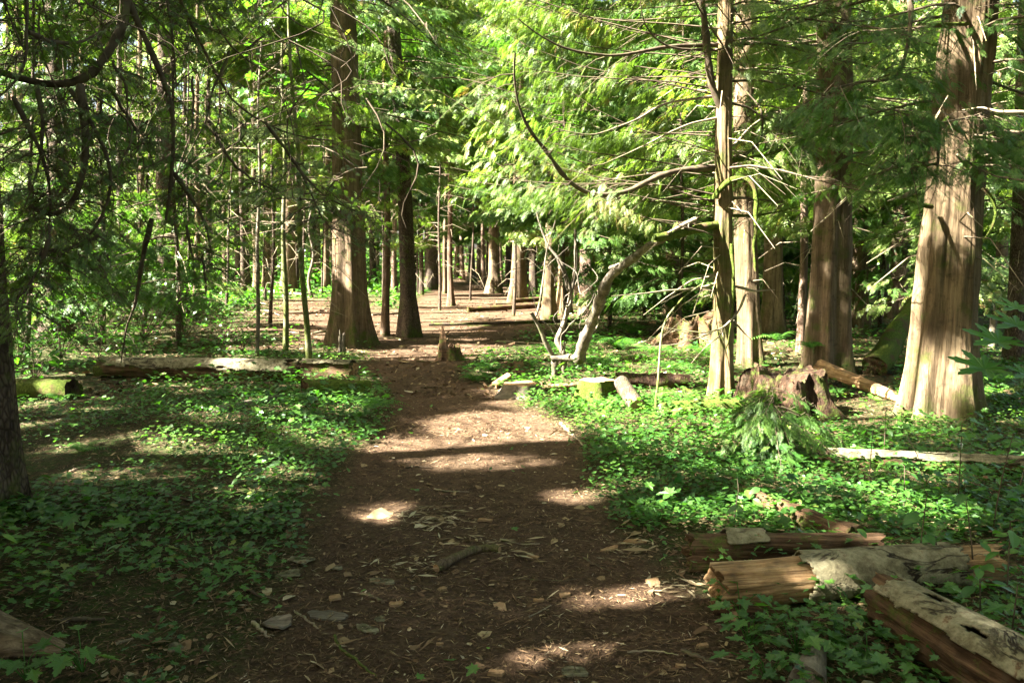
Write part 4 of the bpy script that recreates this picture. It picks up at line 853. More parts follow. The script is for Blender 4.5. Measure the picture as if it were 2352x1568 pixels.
# -- right of the middle cedar
std(1724, 1712, 11.4, 54, 'cedar_tree', 'pale gray stringy-barked trunk close behind the middle cedar', h=21, z0=2.6, nb=60, L=(1.2, 2.4), barkm='bark_gray', nseg=48, flare=.35, fz=.4, flutes=7, famp=.12, fine=.012, K=70, stub=(16, 1, 5, 1.0))
std(1772, 1776, 15.6, 46, 'cedar_tree', 'shaded gray trunk to the right of the pale stringy trunk', h=21, z0=2.8, nb=60, barkm='bark_gray', nseg=32, flutes=6, famp=.12)
std(1838, 1858, 13.0, 19, 'conifer_tree', 'thin reddish trunk leaning right before the fluted dark pair', h=14, z0=2.2, nb=40, L=(.8, 1.8), barkm='bark_red', flare=.3, stub=(26, .8, 4.5, 1.0))
std(1900, 1912, 10.9, 92, 'cedar_tree', 'wide dark fluted double trunk behind the rotten stump', h=22, z0=2.9, nb=80, L=(1.5, 2.8), nseg=72, flare=.42, fz=.45, flutes=6, famp=.38, fine=.016, K=80, stub=(16, .8, 4, 1.0))
std(1972, 1985, 16.8, 36, 'cedar_tree', 'shaded trunk just right of the wide fluted double trunk', h=21, z0=2.8, nb=60, nseg=28)
std(2064, 2082, 20.5, 44, 'cedar_tree', 'trunk with small sun flecks between the fluted double trunk and the big right cedar', h=21, z0=3.4, nb=60, nseg=28)
std(2003, 2012, 34, 17, 'conifer_tree', 'slim trunk in the gap left of the big right cedar', h=19, z0=4, nb=50)
std(1542, 1546, 22, 32, 'conifer_tree', 'dark trunk hidden by sprays left of the middle cedar', h=20, z0=3.4, nb=55, barkm='bark_gray')
std(1352, 1350, 19.5, 36, 'conifer_tree', 'trunk with lit reddish bark showing through the bright sprays', h=20, z0=4.6, nb=50, barkm='bark_red')
std(1470, 1474, 27, 26, 'conifer_tree', 'trunk glimpsed behind the middle of the bright sprays', h=20, z0=3.6, nb=55, barkm='bark_gray')
std(1625, 1630, 24, 30, 'conifer_tree', 'shaded trunk just left of the middle cedar, farther back', h=20, z0=3.6, nb=55)
std(2330, 2360, 12, 40, 'conifer_tree', 'dark trunk at the right edge behind the big right cedar', h=20, z0=2.4, nb=70, barkm='bark_dark')
std(2296, 2310, 18, 26, 'conifer_tree', 'shaded trunk right of the big right cedar', h=20, z0=2.4, nb=60)
std(2120, 2150, 27, 30, 'conifer_tree', 'far trunk partly hidden by the big right cedar', h=20, z0=3, nb=60)
std(1800, 1806, 26, 22, 'conifer_tree', 'far trunk in the gap behind the thin reddish one', h=20, z0=3.4, nb=60)
for i, (px, y, w) in enumerate([(968, 34, 11), (1008, 48, 12), (1110, 42, 10), (1225, 34, 18), (1240, 46, 14), (1330, 30, 20), (1395, 34, 16), (1430, 28, 22), (1500, 36, 18), (1575, 28, 24), (1655, 36, 20), (905, 38, 12), (835, 36, 14), (750, 38, 16), (690, 44, 14), (480, 34, 15), (1790, 36, 20), (1945, 30, 24), (2030, 26, 22), (330, 30, 18), (230, 34, 16), (980, 52, 10), (1022, 36, 9), (1062, 58, 11), (1100, 60, 12), (1120, 52, 10), (1150, 58, 13), (1180, 50, 14), (1208, 44, 16), (1222, 56, 12), (952, 50, 13), (1278, 36, 18), (1312, 40, 16), (560, 30, 14), (590, 40, 16), (630, 46, 15), (680, 36, 13), (730, 50, 14), (770, 42, 15), (420, 36, 15), (370, 40, 16), (290, 42, 14), (140, 32, 16), (90, 36, 15), (30, 30, 18)]):
    std(px, px + RNG.normal(0, 6), y, w, 'conifer_tree', 'slim dark trunk in the middle rows behind the clearing', group='slim trunks in the middle rows', h=18, z0=4.2, nb=40, L=(1, 2.2), barkm=['bark_dark', 'bark_cedar', 'bark_red'][i % 3], nseg=10, stub=(10, 1.5, 6, .8))
# -- young bushy conifers filling the wood between the trunks
YG = [(-20, 17), (60, 12.5), (150, 20), (235, 14), (320, 25), (330, 17), (430, 20), (470, 33), (520, 24), (610, 28), (700, 24), (740, 36), (-60, 28), (180, 34), (620, 17.5), (410, 14),
    (880, 30), (960, 34), (1010, 24), (1080, 30), (1180, 22), (1250, 34), (1330, 25), (1400, 17), (1480, 20), (1560, 15.5), (1610, 24), (1300, 16), (1210, 40), (1120, 44), (1020, 46), (860, 48), (1440, 36), (1520, 30),
    (1690, 20), (1760, 24), (1800, 18), (1880, 22), (1940, 26), (2020, 17), (2050, 31), (2130, 21), (2210, 15), (2300, 22), (2370, 15), (2250, 28), (1850, 34), (1690, 34)]
for i, (px, y) in enumerate(YG):
    lo = 1.7 + .018 * y if (580 < px < 1320) else (1.0 if px > 1320 else .9)
    std(px, px + RNG.normal(0, 12), y, .08 * ppm(y), 'young_conifer', 'bushy young conifer filling the gap between taller trunks', 'tree', 'young bushy conifers between the trunks', h=RNG.uniform(7, 10) + .12 * y, barkm='bark_dark', nseg=8, leaf=['cedar', 'hemlock'][i % 2],
        crown=[dict(n=80, z0=lo, z1=8 + .1 * y, L=(1.2, 2.4), m=80, size=.15 + .006 * y, hang=.9, tmpl=FR_LO, width=.42)])
# -- far rows: one looks like the next
rg = np.random.default_rng(5); px = -60
while px < 2420:
    px += rg.uniform(24, 48); y = rg.uniform(42, 88)
    if 1085 < px < 1165: y = rg.uniform(75, 95)
    std(px, px + rg.normal(0, 5), y, rg.uniform(.32, .62) * ppm(y), 'conifer_tree', 'distant straight conifer trunk in the far rows of the wood', group=FAR, h=rg.uniform(18, 25), z0=3.4 if abs(px - 1000) > 300 else 7, nb=46, L=(1.8, 3.2), barkm=['bark_cedar', 'bark_dark', 'bark_gray', 'bark_red'][int(rg.integers(4))], nseg=10,
        crown=[dict(n=46, z0=2.2 if abs(px - 1000) > 300 else 5, z1=21, L=(2.0, 3.8), m=24, size=.95, filt='all')])
# ------------------------------------------------------------ undergrowth and woods beyond
mb = MB(); n = 1500; y = rg.uniform(22, 98, n); x = rg.uniform(-.8, .8, n) * y
k = (trail_mask(x, y) < .2) & ~((np.abs(x + .04 * y) < 1.6 + .03 * y) & (y < 80)); x, y = x[k], y[k]; n = len(x); z = H(x, y)
hh = np.where(y < 42, .3, 1) * rg.uniform(.5, 1.5, n) * (1 + (y > 62) * rg.uniform(.2, 1.6, n)); m = 44; kk = np.repeat(np.arange(n), m)
q = np.stack([x, y, z], -1)[kk] + RNG.normal(0, 1, (n * m, 3)) * np.stack([hh * .7, hh * .7, hh * .32], -1)[kk] + A(0, 0, .6) * hh[kk][:, None]; q[:, 2] = np.maximum(q[:, 2], z[kk] + .1)
scatter(mb, *OVATE_S, q, np.c_[RNG.normal(0, 1, (n * m, 2)), U(-.6, .2, n * m)], A(0, 0, 1) + RNG.normal(0, .4, (n * m, 3)), np.where(y < 42, .16, .34)[kk] * U(.6, 1.4, n * m), np.clip(RNG.normal(.5, .22, n * m), 0, 1))
tag(mb.build('undergrowth', [M['broad']]), 'low leafy undergrowth between the far rows of trunks', 'undergrowth', kind='stuff')
mb = MB(); n = 150; y = rg.uniform(95, 170, n); x = rg.uniform(-.85, .85, n) * y; z = H(x, y)
P = np.stack([np.stack([x, y, z], -1), np.stack([x, y, z + 11], -1), np.stack([x, y, z + 24], -1)], 1)
v, f = tubes(P, np.array([.32, .22, .04]), 7); mb.add(v, f, 1)
zz = rg.uniform(2.5, 23, n * 40); k = np.repeat(np.arange(n), 40); S = np.stack([x[k], y[k], z[k] + zz], -1)
add_boughs(mb, S, rg.uniform(0, 6.28, n * 40), 4.2 * (1 - zz / 30), 11, 1.7, FR_LO, r_wood=0, filt='none', prn=False)
tag(mb.build('distant_woods', [M['cedar'], M['bark_dark']]), 'mass of conifers closing the view beyond the last rows of trunks', 'woods', kind='stuff')
# ------------------------------------------------------------ bark pieces, sticks and leaves lying on the trail
def flake(name, label, px, py, w, mat, seed, asp=.6, rz=0.0, th=.012, curl=.25, group=None, tilt=.12, cat='bark piece'):
    b = gp(px, py); L = w / ppm(b[1]); rg = np.random.default_rng(seed); n = 22; a = np.arange(n) * 2 * math.pi / n
    rr = .5 * (1 + .42 * (fbm(np.stack([np.cos(a) * 1.6, np.sin(a) * 1.6, 0 * a + seed], -1), 4, seed) - .5) * 2)
    sq = 1 / np.maximum(np.abs(np.cos(a)), np.abs(np.sin(a))) ** .6
    rings = []
    for s in (1, .8, .5, .2):
        x = np.cos(a) * rr * sq * s * L; y = np.sin(a) * rr * sq * s * L * asp
        rings.append(np.stack([x, y, curl * (y / L) ** 2 * L * 2.2 * (1 if seed % 2 else -1) + (fbm(np.stack([x / L * 5, y / L * 5, 0 * x + seed], -1), 3, seed) - .5) * .10 * L], -1))
    v = np.concatenate(rings); c, s = math.cos(rz), math.sin(rz); tx = rg.uniform(-tilt, tilt)
    v = np.stack([v[:, 0] * c - v[:, 1] * s, v[:, 0] * s + v[:, 1] * c, v[:, 2] + tx * v[:, 0]], -1); v[:, 2] += -v[:, 2].min() + th * .5 + .002
    mb = MB(); top = v; bot = v - A(0, 0, th); f = gridfaces(4, n)
    mb.add(np.r_[top, [top[-n:].mean(0)]], f); mb.add(np.r_[top[-n:], [top[-n:].mean(0)]], np.array([(i, (i + 1) % n, n) for i in range(n)]))
    mb.add(np.r_[top[:n], bot[:n]], np.array([(i, n + i, n + (i + 1) % n, (i + 1) % n) for i in range(n)]))
    mb.add(np.r_[bot[:n], [bot[:n].mean(0)]], np.array([((i + 1) % n, i, n) for i in range(n)]))
    o = mb.build(name, [M[mat]], None, A(0, 0, 0)); o.location = b; return tag(o, label, cat, group)
BARK = [(690, 1288, 62, 'lichen', .62, -.5, 'largest gray bark slab at the left edge of the trail'), (664, 1322, 58, 'lichen', .5, .2, 'yellowish bark slab just before the largest gray slab'),
    (770, 1304, 32, 'lichen', .5, -.3, 'small gray bark piece right of the largest slab'), (770, 1376, 30, 'cutwood', .8, .5, 'pale tan bark chip standing out beside the weathered wood board'),
    (755, 1416, 88, 'graywood', .5, -.12, 'weathered fibrous wood board lying flat on the trail'), (639, 1437, 70, 'graywood', .8, -.5, 'gray brown wood sheet left of the weathered board'),
    (910, 1387, 34, 'cutwood', .6, .1, 'pale curled chip in the middle of the left trail side'), (874, 1424, 24, 'lichen', .9, .1, 'small square gray bark chip'),
    (845, 1447, 54, 'lichen', .6, -.5, 'greenish gray bark flake below the square chip'), (878, 1338, 62, 'lichen', .45, -.1, 'flat cracked bark flake above the curled chip'),
    (1116, 1195, 34, 'cutwood', .35, -.05, 'narrow pale wood chip beyond the crooked branch'), (1018, 1353, 20, 'cutwood', .7, .8, 'small tan chip below the crooked branch'),
    (1140, 1546, 38, 'cutwood', .5, -.1, 'tan chip at the bottom edge of the trail'), (1430, 1174, 54, 'lichen', .45, -.1, 'gray bark plate lying against the leaves right of the trail'),
    (1498, 1340, 26, 'cutwood', 1.4, .2, 'pale upright-looking chip before the foreground log'), (1318, 1549, 62, 'lichen', .55, .3, 'mottled bark plate at the bottom edge of the trail'),
    (1612, 1484, 30, 'cutwood', .5, .2, 'tan bark chip before the green leaves at lower right'), (1223, 1279, 34, 'cutwood', .3, -.4, 'thin pale splinter right of the crooked branch'),
    (1298, 1366, 26, 'cutwood', .6, .2, 'brown chip in the small sun patch'), (1237, 1379, 24, 'cutwood', .4, 0, 'flat yellow chip left of the sun patch'),
    (1564, 1530, 26, 'cutwood', .5, -.1, 'yellow chip at lower right of the trail'), (1460, 1246, 50, 'rot', .4, .1, 'orange wood flake by the hindmost foreground log'), (1400, 1262, 46, 'cutwood', .3, .5, 'long tan sliver left of the hindmost foreground log'),
    (400, 1490, 34, 'lichen', .9, .9, 'pale bark chip in the shade at lower left'), (620, 1096 + 90, 26, 'lichen', .6, .2, 'gray bark chip in the shaded leaves left of the trail'), (1010, 1480, 20, 'cutwood', .5, .3, 'tiny chip in the left sun fleck near the bottom')]
for i, (px, py, w, m, asp, rz, lb) in enumerate(BARK): flake('bark_piece', lb, px, py, w, m, 50 + i, asp, rz, group='bark and wood pieces strewn on the trail')
def stick(label, pts, r, mat='twig', y=None, lift=.6, seed=0, group='sticks lying on the ground', name='stick', tip=.5, ends=None):
    P = np.array([gp(*p) for p in pts]); P[:, 2] += r * lift + .004; P = smooth_path(P, 24); c = P[0].copy()
    P = P + (fbm(np.c_[np.arange(24) * .5, np.full(24, seed), np.zeros(24)], 3, seed)[:, None] - .5) * A(1, 1, .3) * r * 1.6
    mb = MB(); rr = r * np.linspace(1, tip, 24) * (1 + .5 * (vn(np.c_[np.arange(24) * .8, np.full(24, seed), np.zeros(24)]) - .5)); v, f = tubes(P[None], rr[None], 9); mb.add(v, f, 0, None, True)
    for k in (0, 23):
        rg_ = v.reshape(24, 9, 3)[k]; mb.add(np.r_[rg_, [rg_.mean(0)]], np.array([(i, (i + 1) % 9, 9) for i in range(9)]), 1)
    return tag(mb.build(name, [M[mat], M['cutwood']], None, c), label, 'stick', group)
stick('thick crooked mossy branch lying across the trail with a pale broken end', [(1006, 1310), (1040, 1290), (1080, 1272), (1110, 1262), (1148, 1268)], .026, 'bark_cedar', seed=1, tip=.75)
for i, (pts, r, mt, lb) in enumerate([([(580, 1432), (600, 1450), (618, 1467)], .009, 'dead', 'short gray stick left of the weathered board'), ([(676, 1405), (705, 1425), (738, 1450)], .007, 'dead', 'thin stick crossing the weathered board'),
    ([(768, 1463), (785, 1490), (806, 1511), (864, 1558)], .008, 'bark_sap', 'greenish stick near the bottom of the trail'), ([(830, 1366), (855, 1374), (882, 1386)], .010, 'twig', 'dark stick by the pale curled chip'),
    ([(997, 1124), (1030, 1130), (1078, 1130)], .006, 'dead', 'thin stick across the upper trail'), ([(1564, 1497), (1600, 1512), (1648, 1530)], .010, 'twig', 'dark stick at the lower right of the trail'),
    ([(1339, 1282), (1370, 1300), (1404, 1314)], .006, 'twig', 'dark twig before the hindmost foreground log'), ([(1213, 1419), (1240, 1406), (1266, 1391)], .004, 'dead', 'fine straight twig in the middle of the near trail'),
    ([(1289, 974), (1310, 998), (1342, 1026)], .018, 'dead', 'gray stick at the right border of the sunny trail'), ([(136, 1430), (190, 1426), (240, 1425)], .012, 'twig', 'dark stick behind the sawn log end'),
    ([(269, 1480), (290, 1474), (308, 1469)], .008, 'dead', 'short pale stick in the lower left shade'), ([(283, 1125), (380, 1138), (450, 1160), (494, 1182)], .014, 'twig', 'long dark stick in the shaded leaves at left'),
    ([(160, 1086), (180, 1076), (196, 1074)], .010, 'dead', 'pale sunlit stick tip in the left sun fleck'), ([(590, 1000), (610, 970), (625, 950)], .012, 'twig', 'dark stick slanting in the left ground cover'),
    ([(1150, 1240), (1200, 1252), (1240, 1250)], .006, 'dead', 'pale twig beside the crooked branch'), ([(930, 1075), (960, 1072), (990, 1076)], .008, 'twig', 'dark twig on the upper trail at left'), ([(1440, 1500), (1500, 1496), (1560, 1505)], .005, 'dead', 'thin twig low on the right of the trail'),
    ([(1180, 1330), (1290, 1335), (1330, 1330)], .004, 'twig', 'fine dark twig across the near trail'), ([(560, 1350), (600, 1372), (640, 1382)], .008, 'twig', 'dark stick left of the gray wood sheet')]): stick(lb, pts, r, mt, seed=10 + i)

rgs = np.random.default_rng(77)
for i in range(26):
    px, py = rgs.uniform(560, 1290), rgs.uniform(662, 790)
    if i > 15: px, py = rgs.uniform(840, 1320), rgs.uniform(800, 930)
    q = rgs.uniform(15, 70) * (1 if i <= 15 else .7); stick('small fallen branch lying on the bare ground of the clearing', [(px - q, py + rgs.normal(0, 3)), (px, py + rgs.normal(0, 2)), (px + q, py + rgs.normal(0, 5))], rgs.uniform(.012, .035) if i <= 15 else rgs.uniform(.006, .012), ['twig', 'bark_cedar', 'dead'][i % 3], seed=60 + i, group='fallen branches on the bare clearing')
# ------------------------------------------------------------ ferns and leafy plants
def fern_mesh(nf, L, seed, name='fern', np_=17, parent=None, arch=.75):
    rg = np.random.default_rng(seed); mb = MB()
    for k in range(nf):
        az = k * 2 * math.pi / nf + rg.normal(0, .25); l = L * rg.uniform(.75, 1.1); el = rg.uniform(.7, 1.15); n = np_ + 2
        t = np.linspace(0, 1, n); o = A(math.cos(az), math.sin(az), 0); s = A(-math.sin(az), math.cos(az), 0)
        P = o * (l * (t * math.cos(el) + .35 * t ** 2))[:, None] + A(0, 0, 1) * (l * (t * math.sin(el) - arch * t ** 2.2))[:, None]
        T = nrm(np.gradient(P, axis=0)); v, f = tubes(P[None], (.005 * np.linspace(1, .3, n))[None] * L * 1.6, 3); mb.add(v, f, 0, .2)
        w = .24 * l * np.sin(np.pi * np.clip(t * .92 + .1, 0, 1)) ** .7 * (1 - t) ** .25
        for sg in (1, -1):
            idx = np.arange(1, n); d = s * sg * .95 + T[idx] * .35 - A(0, 0, .25); pos = P[idx]
            tv = np.array([(0, 0, 0), (.4, .10, 0), (1, 0, -.06), (.35, -.10, 0)]); scatter(mb, tv, np.array([[0, 1, 2, 3]]), pos, d + RNG.normal(0, .05, d.shape), np.cross(T[idx], d) * sg, np.maximum(w[idx], .01), rg.uniform(.5, .95))
    return mb
FERNS = []
for i, (px, py, wpx, lb) in enumerate([(860, 935, 105, 'bright sword fern at the left border of the trail below the barked log'), (820, 958, 70, 'smaller fern at the foot of the bright sword fern'), (1420, 800, 120, 'fern on the shaded bank behind the forked dead tree'), (1500, 812, 110, 'fern on the bank nearest the bent sapling'),
        (1450, 765, 90, 'high fern at the top of the shaded bank'), (1380, 845, 100, 'fern just behind the mossy stump'), (1330, 835, 80, 'fern behind the elbow of the dead tree'), (1540, 850, 110, 'sunlit fern patch left of the middle cedar'), (1130, 850, 90, 'fern beside the small rotten stub'),
        (1090, 875, 70, 'little fern at the right of the trail bend'), (1215, 845, 80, 'fern left of the forked dead tree'), (1785, 845, 90, 'bright fern on top of the crumbling stump'), (1860, 855, 70, 'fern at the right rim of the crumbling stump'), (2290, 880, 110, 'bright fern right of the big right cedar'), (2240, 905, 80, 'fern at the right foot of the big right cedar'),
        (870, 668, 40, 'small bright fern between the trunks beyond the trail bend'), (965, 672, 44, 'fern at the foot of the far dark trunk'), (1610, 810, 90, 'fern behind the trunk of the middle cedar at its left'), (1260, 800, 70, 'fern in the shade left of the elbow'), (1925, 905, 60, 'fern at the foot of the wide fluted double trunk'),
        (600, 815, 60, 'fern behind the barked log at left'), (1700, 985, 70, 'fern in front of the middle cedar'), (1560, 775, 100, 'fern under the dark root mass'), (300, 790, 90, 'fern in the left shrubs'), (180, 780, 90, 'dim fern at the left')]):
    b = gp(px, py)
    if i == 11: b = b + A(0, 0, .40)
    if i == 12: b = b + A(0, 0, .34)
    L = max(.22, wpx / ppm(b[1]) * .85); o = fern_mesh(9 if i % 2 else 11, L, 70 + i).build('fern', [M['fern']], None, A(0, 0, 0)); o.location = b; tag(o, lb, 'fern', 'ferns on the forest floor')
rgf = np.random.default_rng(91)
for i in range(46):
    px, py = (rgf.uniform(1330, 2300), rgf.uniform(800, 1180)) if i % 2 else (rgf.uniform(60, 880), rgf.uniform(740, 1150))
    b = gp(px, py)
    if trail_mask(b[0], b[1]) > .1: continue
    o = fern_mesh(int(rgf.integers(5, 9)), rgf.uniform(.16, .34), 300 + i, np_=12).build('fern', [M['fern']], None, A(0, 0, 0)); o.location = b; tag(o, 'small low fern rising out of the green ground cover', 'fern', 'small ferns scattered in the ground cover')
def leafy(name, label, base, h, nl, ls, seed, leaf=OVATE, mat='broad', lean=(0, 0), cat='plant', group=None, t0=.35, r=.004, shade=.0, droop=.35):
    t = thing(name, label, cat, base, group); rg = np.random.default_rng(seed)
    tt = np.linspace(0, 1, 12); P = np.stack([lean[0] * tt ** 1.6 * h, lean[1] * tt ** 1.6 * h, tt * h], -1) + base; mb = MB(); v, f = tubes(P[None], (r * np.linspace(1.2, .5, 12))[None], 5); mb.add(v, f, 0, None, True)
    k = np.linspace(t0, 1, nl); az = np.arange(nl) * 2.4 + rg.normal(0, .3, nl); b = np.stack([np.interp(k, tt, P[:, i]) for i in range(3)], -1); d = np.stack([np.cos(az), np.sin(az), rg.uniform(-.1, .35, nl)], -1); e = b + d * ls * .55
    v, f = tubes(np.stack([b, .5 * (b + e) + A(0, 0, .01), e], 1), r * .45, 3); mb.add(v, f, 0); mb.build('stem', [M['twig'] if mat == 'broad' else M['fern']], t)
    mb = MB(); d2 = d.copy(); d2[:, 2] = -droop * rg.uniform(.3, 1, nl); scatter(mb, *leaf, e, d2, A(0, 0, 1) + rg.normal(0, .2, (nl, 3)), ls * rg.uniform(.75, 1.2, nl), np.clip(rg.uniform(.3, .75, nl) - shade, 0, 1), jit=.02); mb.build('foliage', [M[mat]], t)
    return t
GP = 'leafy plants at the lower right'
for i, (px, py, tp, nl, ls, lf, lb) in enumerate([(2108, 1330, 1125, 7, .085, OVATE, 'tall single-stemmed plant before the gray barked log, big ovate leaf on top'), (2060, 1352, 1262, 4, .06, OVATE, 'short ovate-leaved plant at the front of the barked log'), (2165, 1345, 1230, 6, .07, OVATE, 'ovate-leaved plant right of the tall single stem'),
        (2235, 1350, 1130, 8, .085, OVATE, 'leafy stem before the broken end of the barked log'), (2310, 1400, 1180, 9, .09, OVATE, 'bushy leafy stem at the right edge above the slanting log'), (2345, 1330, 1040, 10, .095, OVATE, 'tall leafy stem at the right edge'), (2280, 1230, 985, 10, .10, LOBED, 'tall lobed-leaf plant before the big right cedar, rightmost'), (2200, 1160, 950, 9, .10, LOBED, 'lobed-leaf plant at the foot of the big right cedar'),
        (2335, 1160, 920, 10, .11, LOBED, 'lobed-leaf plant at the right edge below the maple leaves'), (2130, 1130, 1000, 7, .09, LOBED, 'lobed-leaf plant just left of the big cedar foot'), (1995, 1130, 985, 6, .075, OVATE, 'small oval-leaved plant over the pale fallen log'), (2075, 1190, 1065, 7, .07, OVATE, 'oval-leaved plant in the right green carpet'),
        (2250, 1450, 1290, 8, .08, OVATE, 'leafy stem behind the slanting log'), (2320, 1500, 1330, 8, .08, LOBED, 'lobed-leaf plant behind the slanting log at the corner'), (1850, 1390, 1290, 5, .065, ROUND, 'round-leaved plant before the barked log'), (2030, 1050, 940, 6, .07, OVATE, 'oval-leaved plant left of the big cedar base')]):
    b = gp(px, py); h = (py - tp) / ppm(b[1]); leafy('leafy_plant', lb, b, h, nl, ls, 200 + i, lf, lean=(RNG.normal(0, .15), RNG.normal(0, .1)), group=GP, shade=.1)
GL = 'leafy shrubs in the left shade'
for i, (px, py, tp, nl, ls, lb) in enumerate([(45, 840, 700, 30, .06, 'sparse shrub with small oval leaves at the far left'), (140, 830, 690, 34, .06, 'shaded small-leaved shrub at left'), (230, 800, 620, 40, .06, 'shrub with sunlit small leaves under the pale slim trunk'), (330, 790, 610, 44, .06, 'sunlit shrub where two sticks cross'), (420, 790, 640, 40, .055, 'shrub left of the glade'), (520, 795, 690, 30, .05, 'low shrub with pale stems behind the barked log'),
        (80, 880, 770, 20, .07, 'large-leaved shrub before the thick dark trunk'), (290, 850, 740, 26, .06, 'shaded shrub behind the barked log'), (450, 740, 600, 40, .07, 'shrub with sunlit feathery leaves by the glade'), (380, 720, 580, 44, .08, 'tall green shrub before the broad dark trunk'), (20, 780, 560, 50, .09, 'tall shaded shrub at the left edge'), (560, 812, 745, 16, .05, 'small pale-stemmed shrub by the barked log')]):
    b = gp(px, py); h = (py - tp) / ppm(b[1]); t = leafy('shrub', lb, b, h, nl, ls * 1.3, 260 + i, OVATE_S, group=GL, t0=.1, r=.006, cat='shrub', shade=.05)
    mb = MB(); n = nl * 5; q = RNG.normal(0, 1, (n, 3)) * A(.45, .45, .22) * h + A(0, 0, .6 * h) + b; q[:, 2] = np.maximum(q[:, 2], b[2] + .05); bt = np.stack([np.repeat(b[None], n, 0) + A(0, 0, .05), .5 * (q + b) + A(0, 0, .12 * h), q], 1)
    v, f = tubes(bt[::4], .004 * np.array([1, .7, .3]), 3); mb.add(v, f, 1)
    scatter(mb, *OVATE_S, q, np.c_[RNG.normal(0, 1, (n, 2)), RNG.uniform(-.5, .2, n)], A(0, 0, 1) + RNG.normal(0, .3, (n, 3)), ls * U(.9, 1.7, n), U(.2, .8, n)); mb.build('crown', [M['broad'], M['twig']], t)
# herbs in the near left corner and by the logs
for i, (px, py, ls, n, lb) in enumerate([(190, 1545, .09, 9, 'pale clump of lobed leaves at the bottom left corner'), (60, 1560, .08, 8, 'dark clump of lobed leaves at the very corner'), (1720, 1480, .085, 10, 'big-leaved clump at the right border of the trail'), (1830, 1500, .09, 11, 'big-leaved clump between the trail and the slanting log'), (1930, 1490, .085, 9, 'big-leaved clump touching the slanting log'), (1990, 1550, .085, 8, 'big-leaved clump below the slanting log'), (1760, 1560, .07, 6, 'small clump at the bottom edge right of the trail'), (1700, 1420, .07, 7, 'leaf clump under the rotten slab')]):
    b = gp(px, py); t = thing('leaf_clump', lb, 'plant', b, 'big-leaved clumps close to the camera'); a = U(0, 6.28, n); rr = U(.02, .15, n); e = b + np.stack([np.cos(a) * rr, np.sin(a) * rr, U(.06, .16, n)], -1)
    mb = MB(); v, f = tubes(np.stack([np.repeat(b[None], n, 0), .5 * (e + b) + A(0, 0, .03), e], 1), .0022, 3); mb.add(v, f, 1); d = np.stack([np.cos(a), np.sin(a), U(-.45, -.05, n)], -1); scatter(mb, *LOBED, e, d, A(0, 0, 1) + RNG.normal(0, .2, (n, 3)), ls * U(.7, 1.25, n), U(.3, .75, n), jit=.02); mb.build('foliage', [M['herb'], M['fern']], t)
# maple spray at the right edge
mbse = pd(2440, 1500, 4.0); mbse[2] = H(mbse[0], mbse[1]); t = thing('maple_sapling', 'maple sapling reaching in at the right edge with very large pale lobed leaves', 'sapling', mbse)
s_ = np.r_[[mbse], pd(np.array([2440, 2425, 2400]), np.array([1200, 900, 760]), np.array([4.0, 4.0, 4.0]))]; limb(t, s_, .012, mat='bark_sap', name='stem', n=20)
LV = [((2375, 830), (2205, 835), 150), ((2370, 775), (2240, 770), 150), ((2400, 740), (2290, 735), 130), ((2400, 700), (2305, 700), 90), ((2420, 860), (2330, 850), 110)]
mb = MB(); st_ = MB()
for (a_, b_, w) in LV:
    e = pd(*a_, 4.0); q = pd(*b_, 3.93); ls = w / ppm(4.0) * .95; d = nrm(q - e) * 1.0; scatter(mb, *MAPLE, q[None] - d[None] * ls * .75, (d + A(0, -.25, -.10))[None], A(.05, -.35, 1)[None], np.array([ls]), np.array([.62]), jit=.01)
    v, f = tubes(np.stack([s_[-1] * .5 + s_[-2] * .5, .5 * (e + q) + A(.05, 0, 0), q - d * ls * .75])[None], .003, 4); st_.add(v, f)
mb.build('foliage', [M['broad']], t); st_.build('leaf_stalk', [M['fern']], t)
# bright maple leaves above the hanging limbs
for o in [x for x in SC.objects if x.name.startswith('maple_sapling') and 'slim pale' in x.get('label', '')]:
    b = A(*o.location); mb = MB(); n = 120; q = pd(U(560, 730, n), U(-40, 260, n), U(11.4, 13.4, n)); q = q[RNG.random(n) < .7]; n = len(q)
    scatter(mb, *LOBED, q, np.c_[RNG.normal(0, 1, (n, 2)), U(-.6, .0, n)], A(0, 0, 1) + RNG.normal(0, .25, (n, 3)), U(.12, .24, n), U(.5, .95, n)); v, f = tubes(np.stack([np.interp(np.clip(q[:, 2] - .5, 2, 6.5), [0, 7], [0, 1])[:, None] * A(.12, 0, 7) + b, q], 1), .004, 3); mb.add(v, f, 1); mb.build('crown', [M['broad'], M['twig']], o)
# drooping young cedar before the crumbling stump, and the dark dry stalk
b = gp(1790, 1058); t = thing('cedar_sapling', 'young drooping cedar before the crumbling stump', 'sapling', b); pth = np.stack([np.linspace(0, -.08, 10), 0 * np.arange(10), np.linspace(0, .62, 10)], -1) + b
mb = MB(); v, f = tubes(pth[None], (.010 * np.linspace(1, .3, 10))[None], 6); mb.add(v, f, 0, None, True); mb.build('trunk', [M['twig']], t); mb = MB(); n = 46; z = U(0.1, 1, n)
add_boughs(mb, np.stack([np.interp(z, np.linspace(0, 1, 10), pth[:, i]) for i in range(3)], -1), U(0, 6.28, n), U(.25, .62, n), 22, .11, FR_HI, .006, .2, hang=1.1, droop=1.1, filt='none', prn=False); mb.build('crown', [M['hemlock'], M['twig']], t)
b = gp(1683, 1218); t = thing('dead_stalk', 'dark dry upright stalk with a withered tip behind the foreground logs', 'plant', b); limb(t, np.stack([b, b + A(.01, 0, .12), pd(1696, 1130, b[1]), pd(1694, 1098, b[1])]), .006, mat='twig', name='stem')

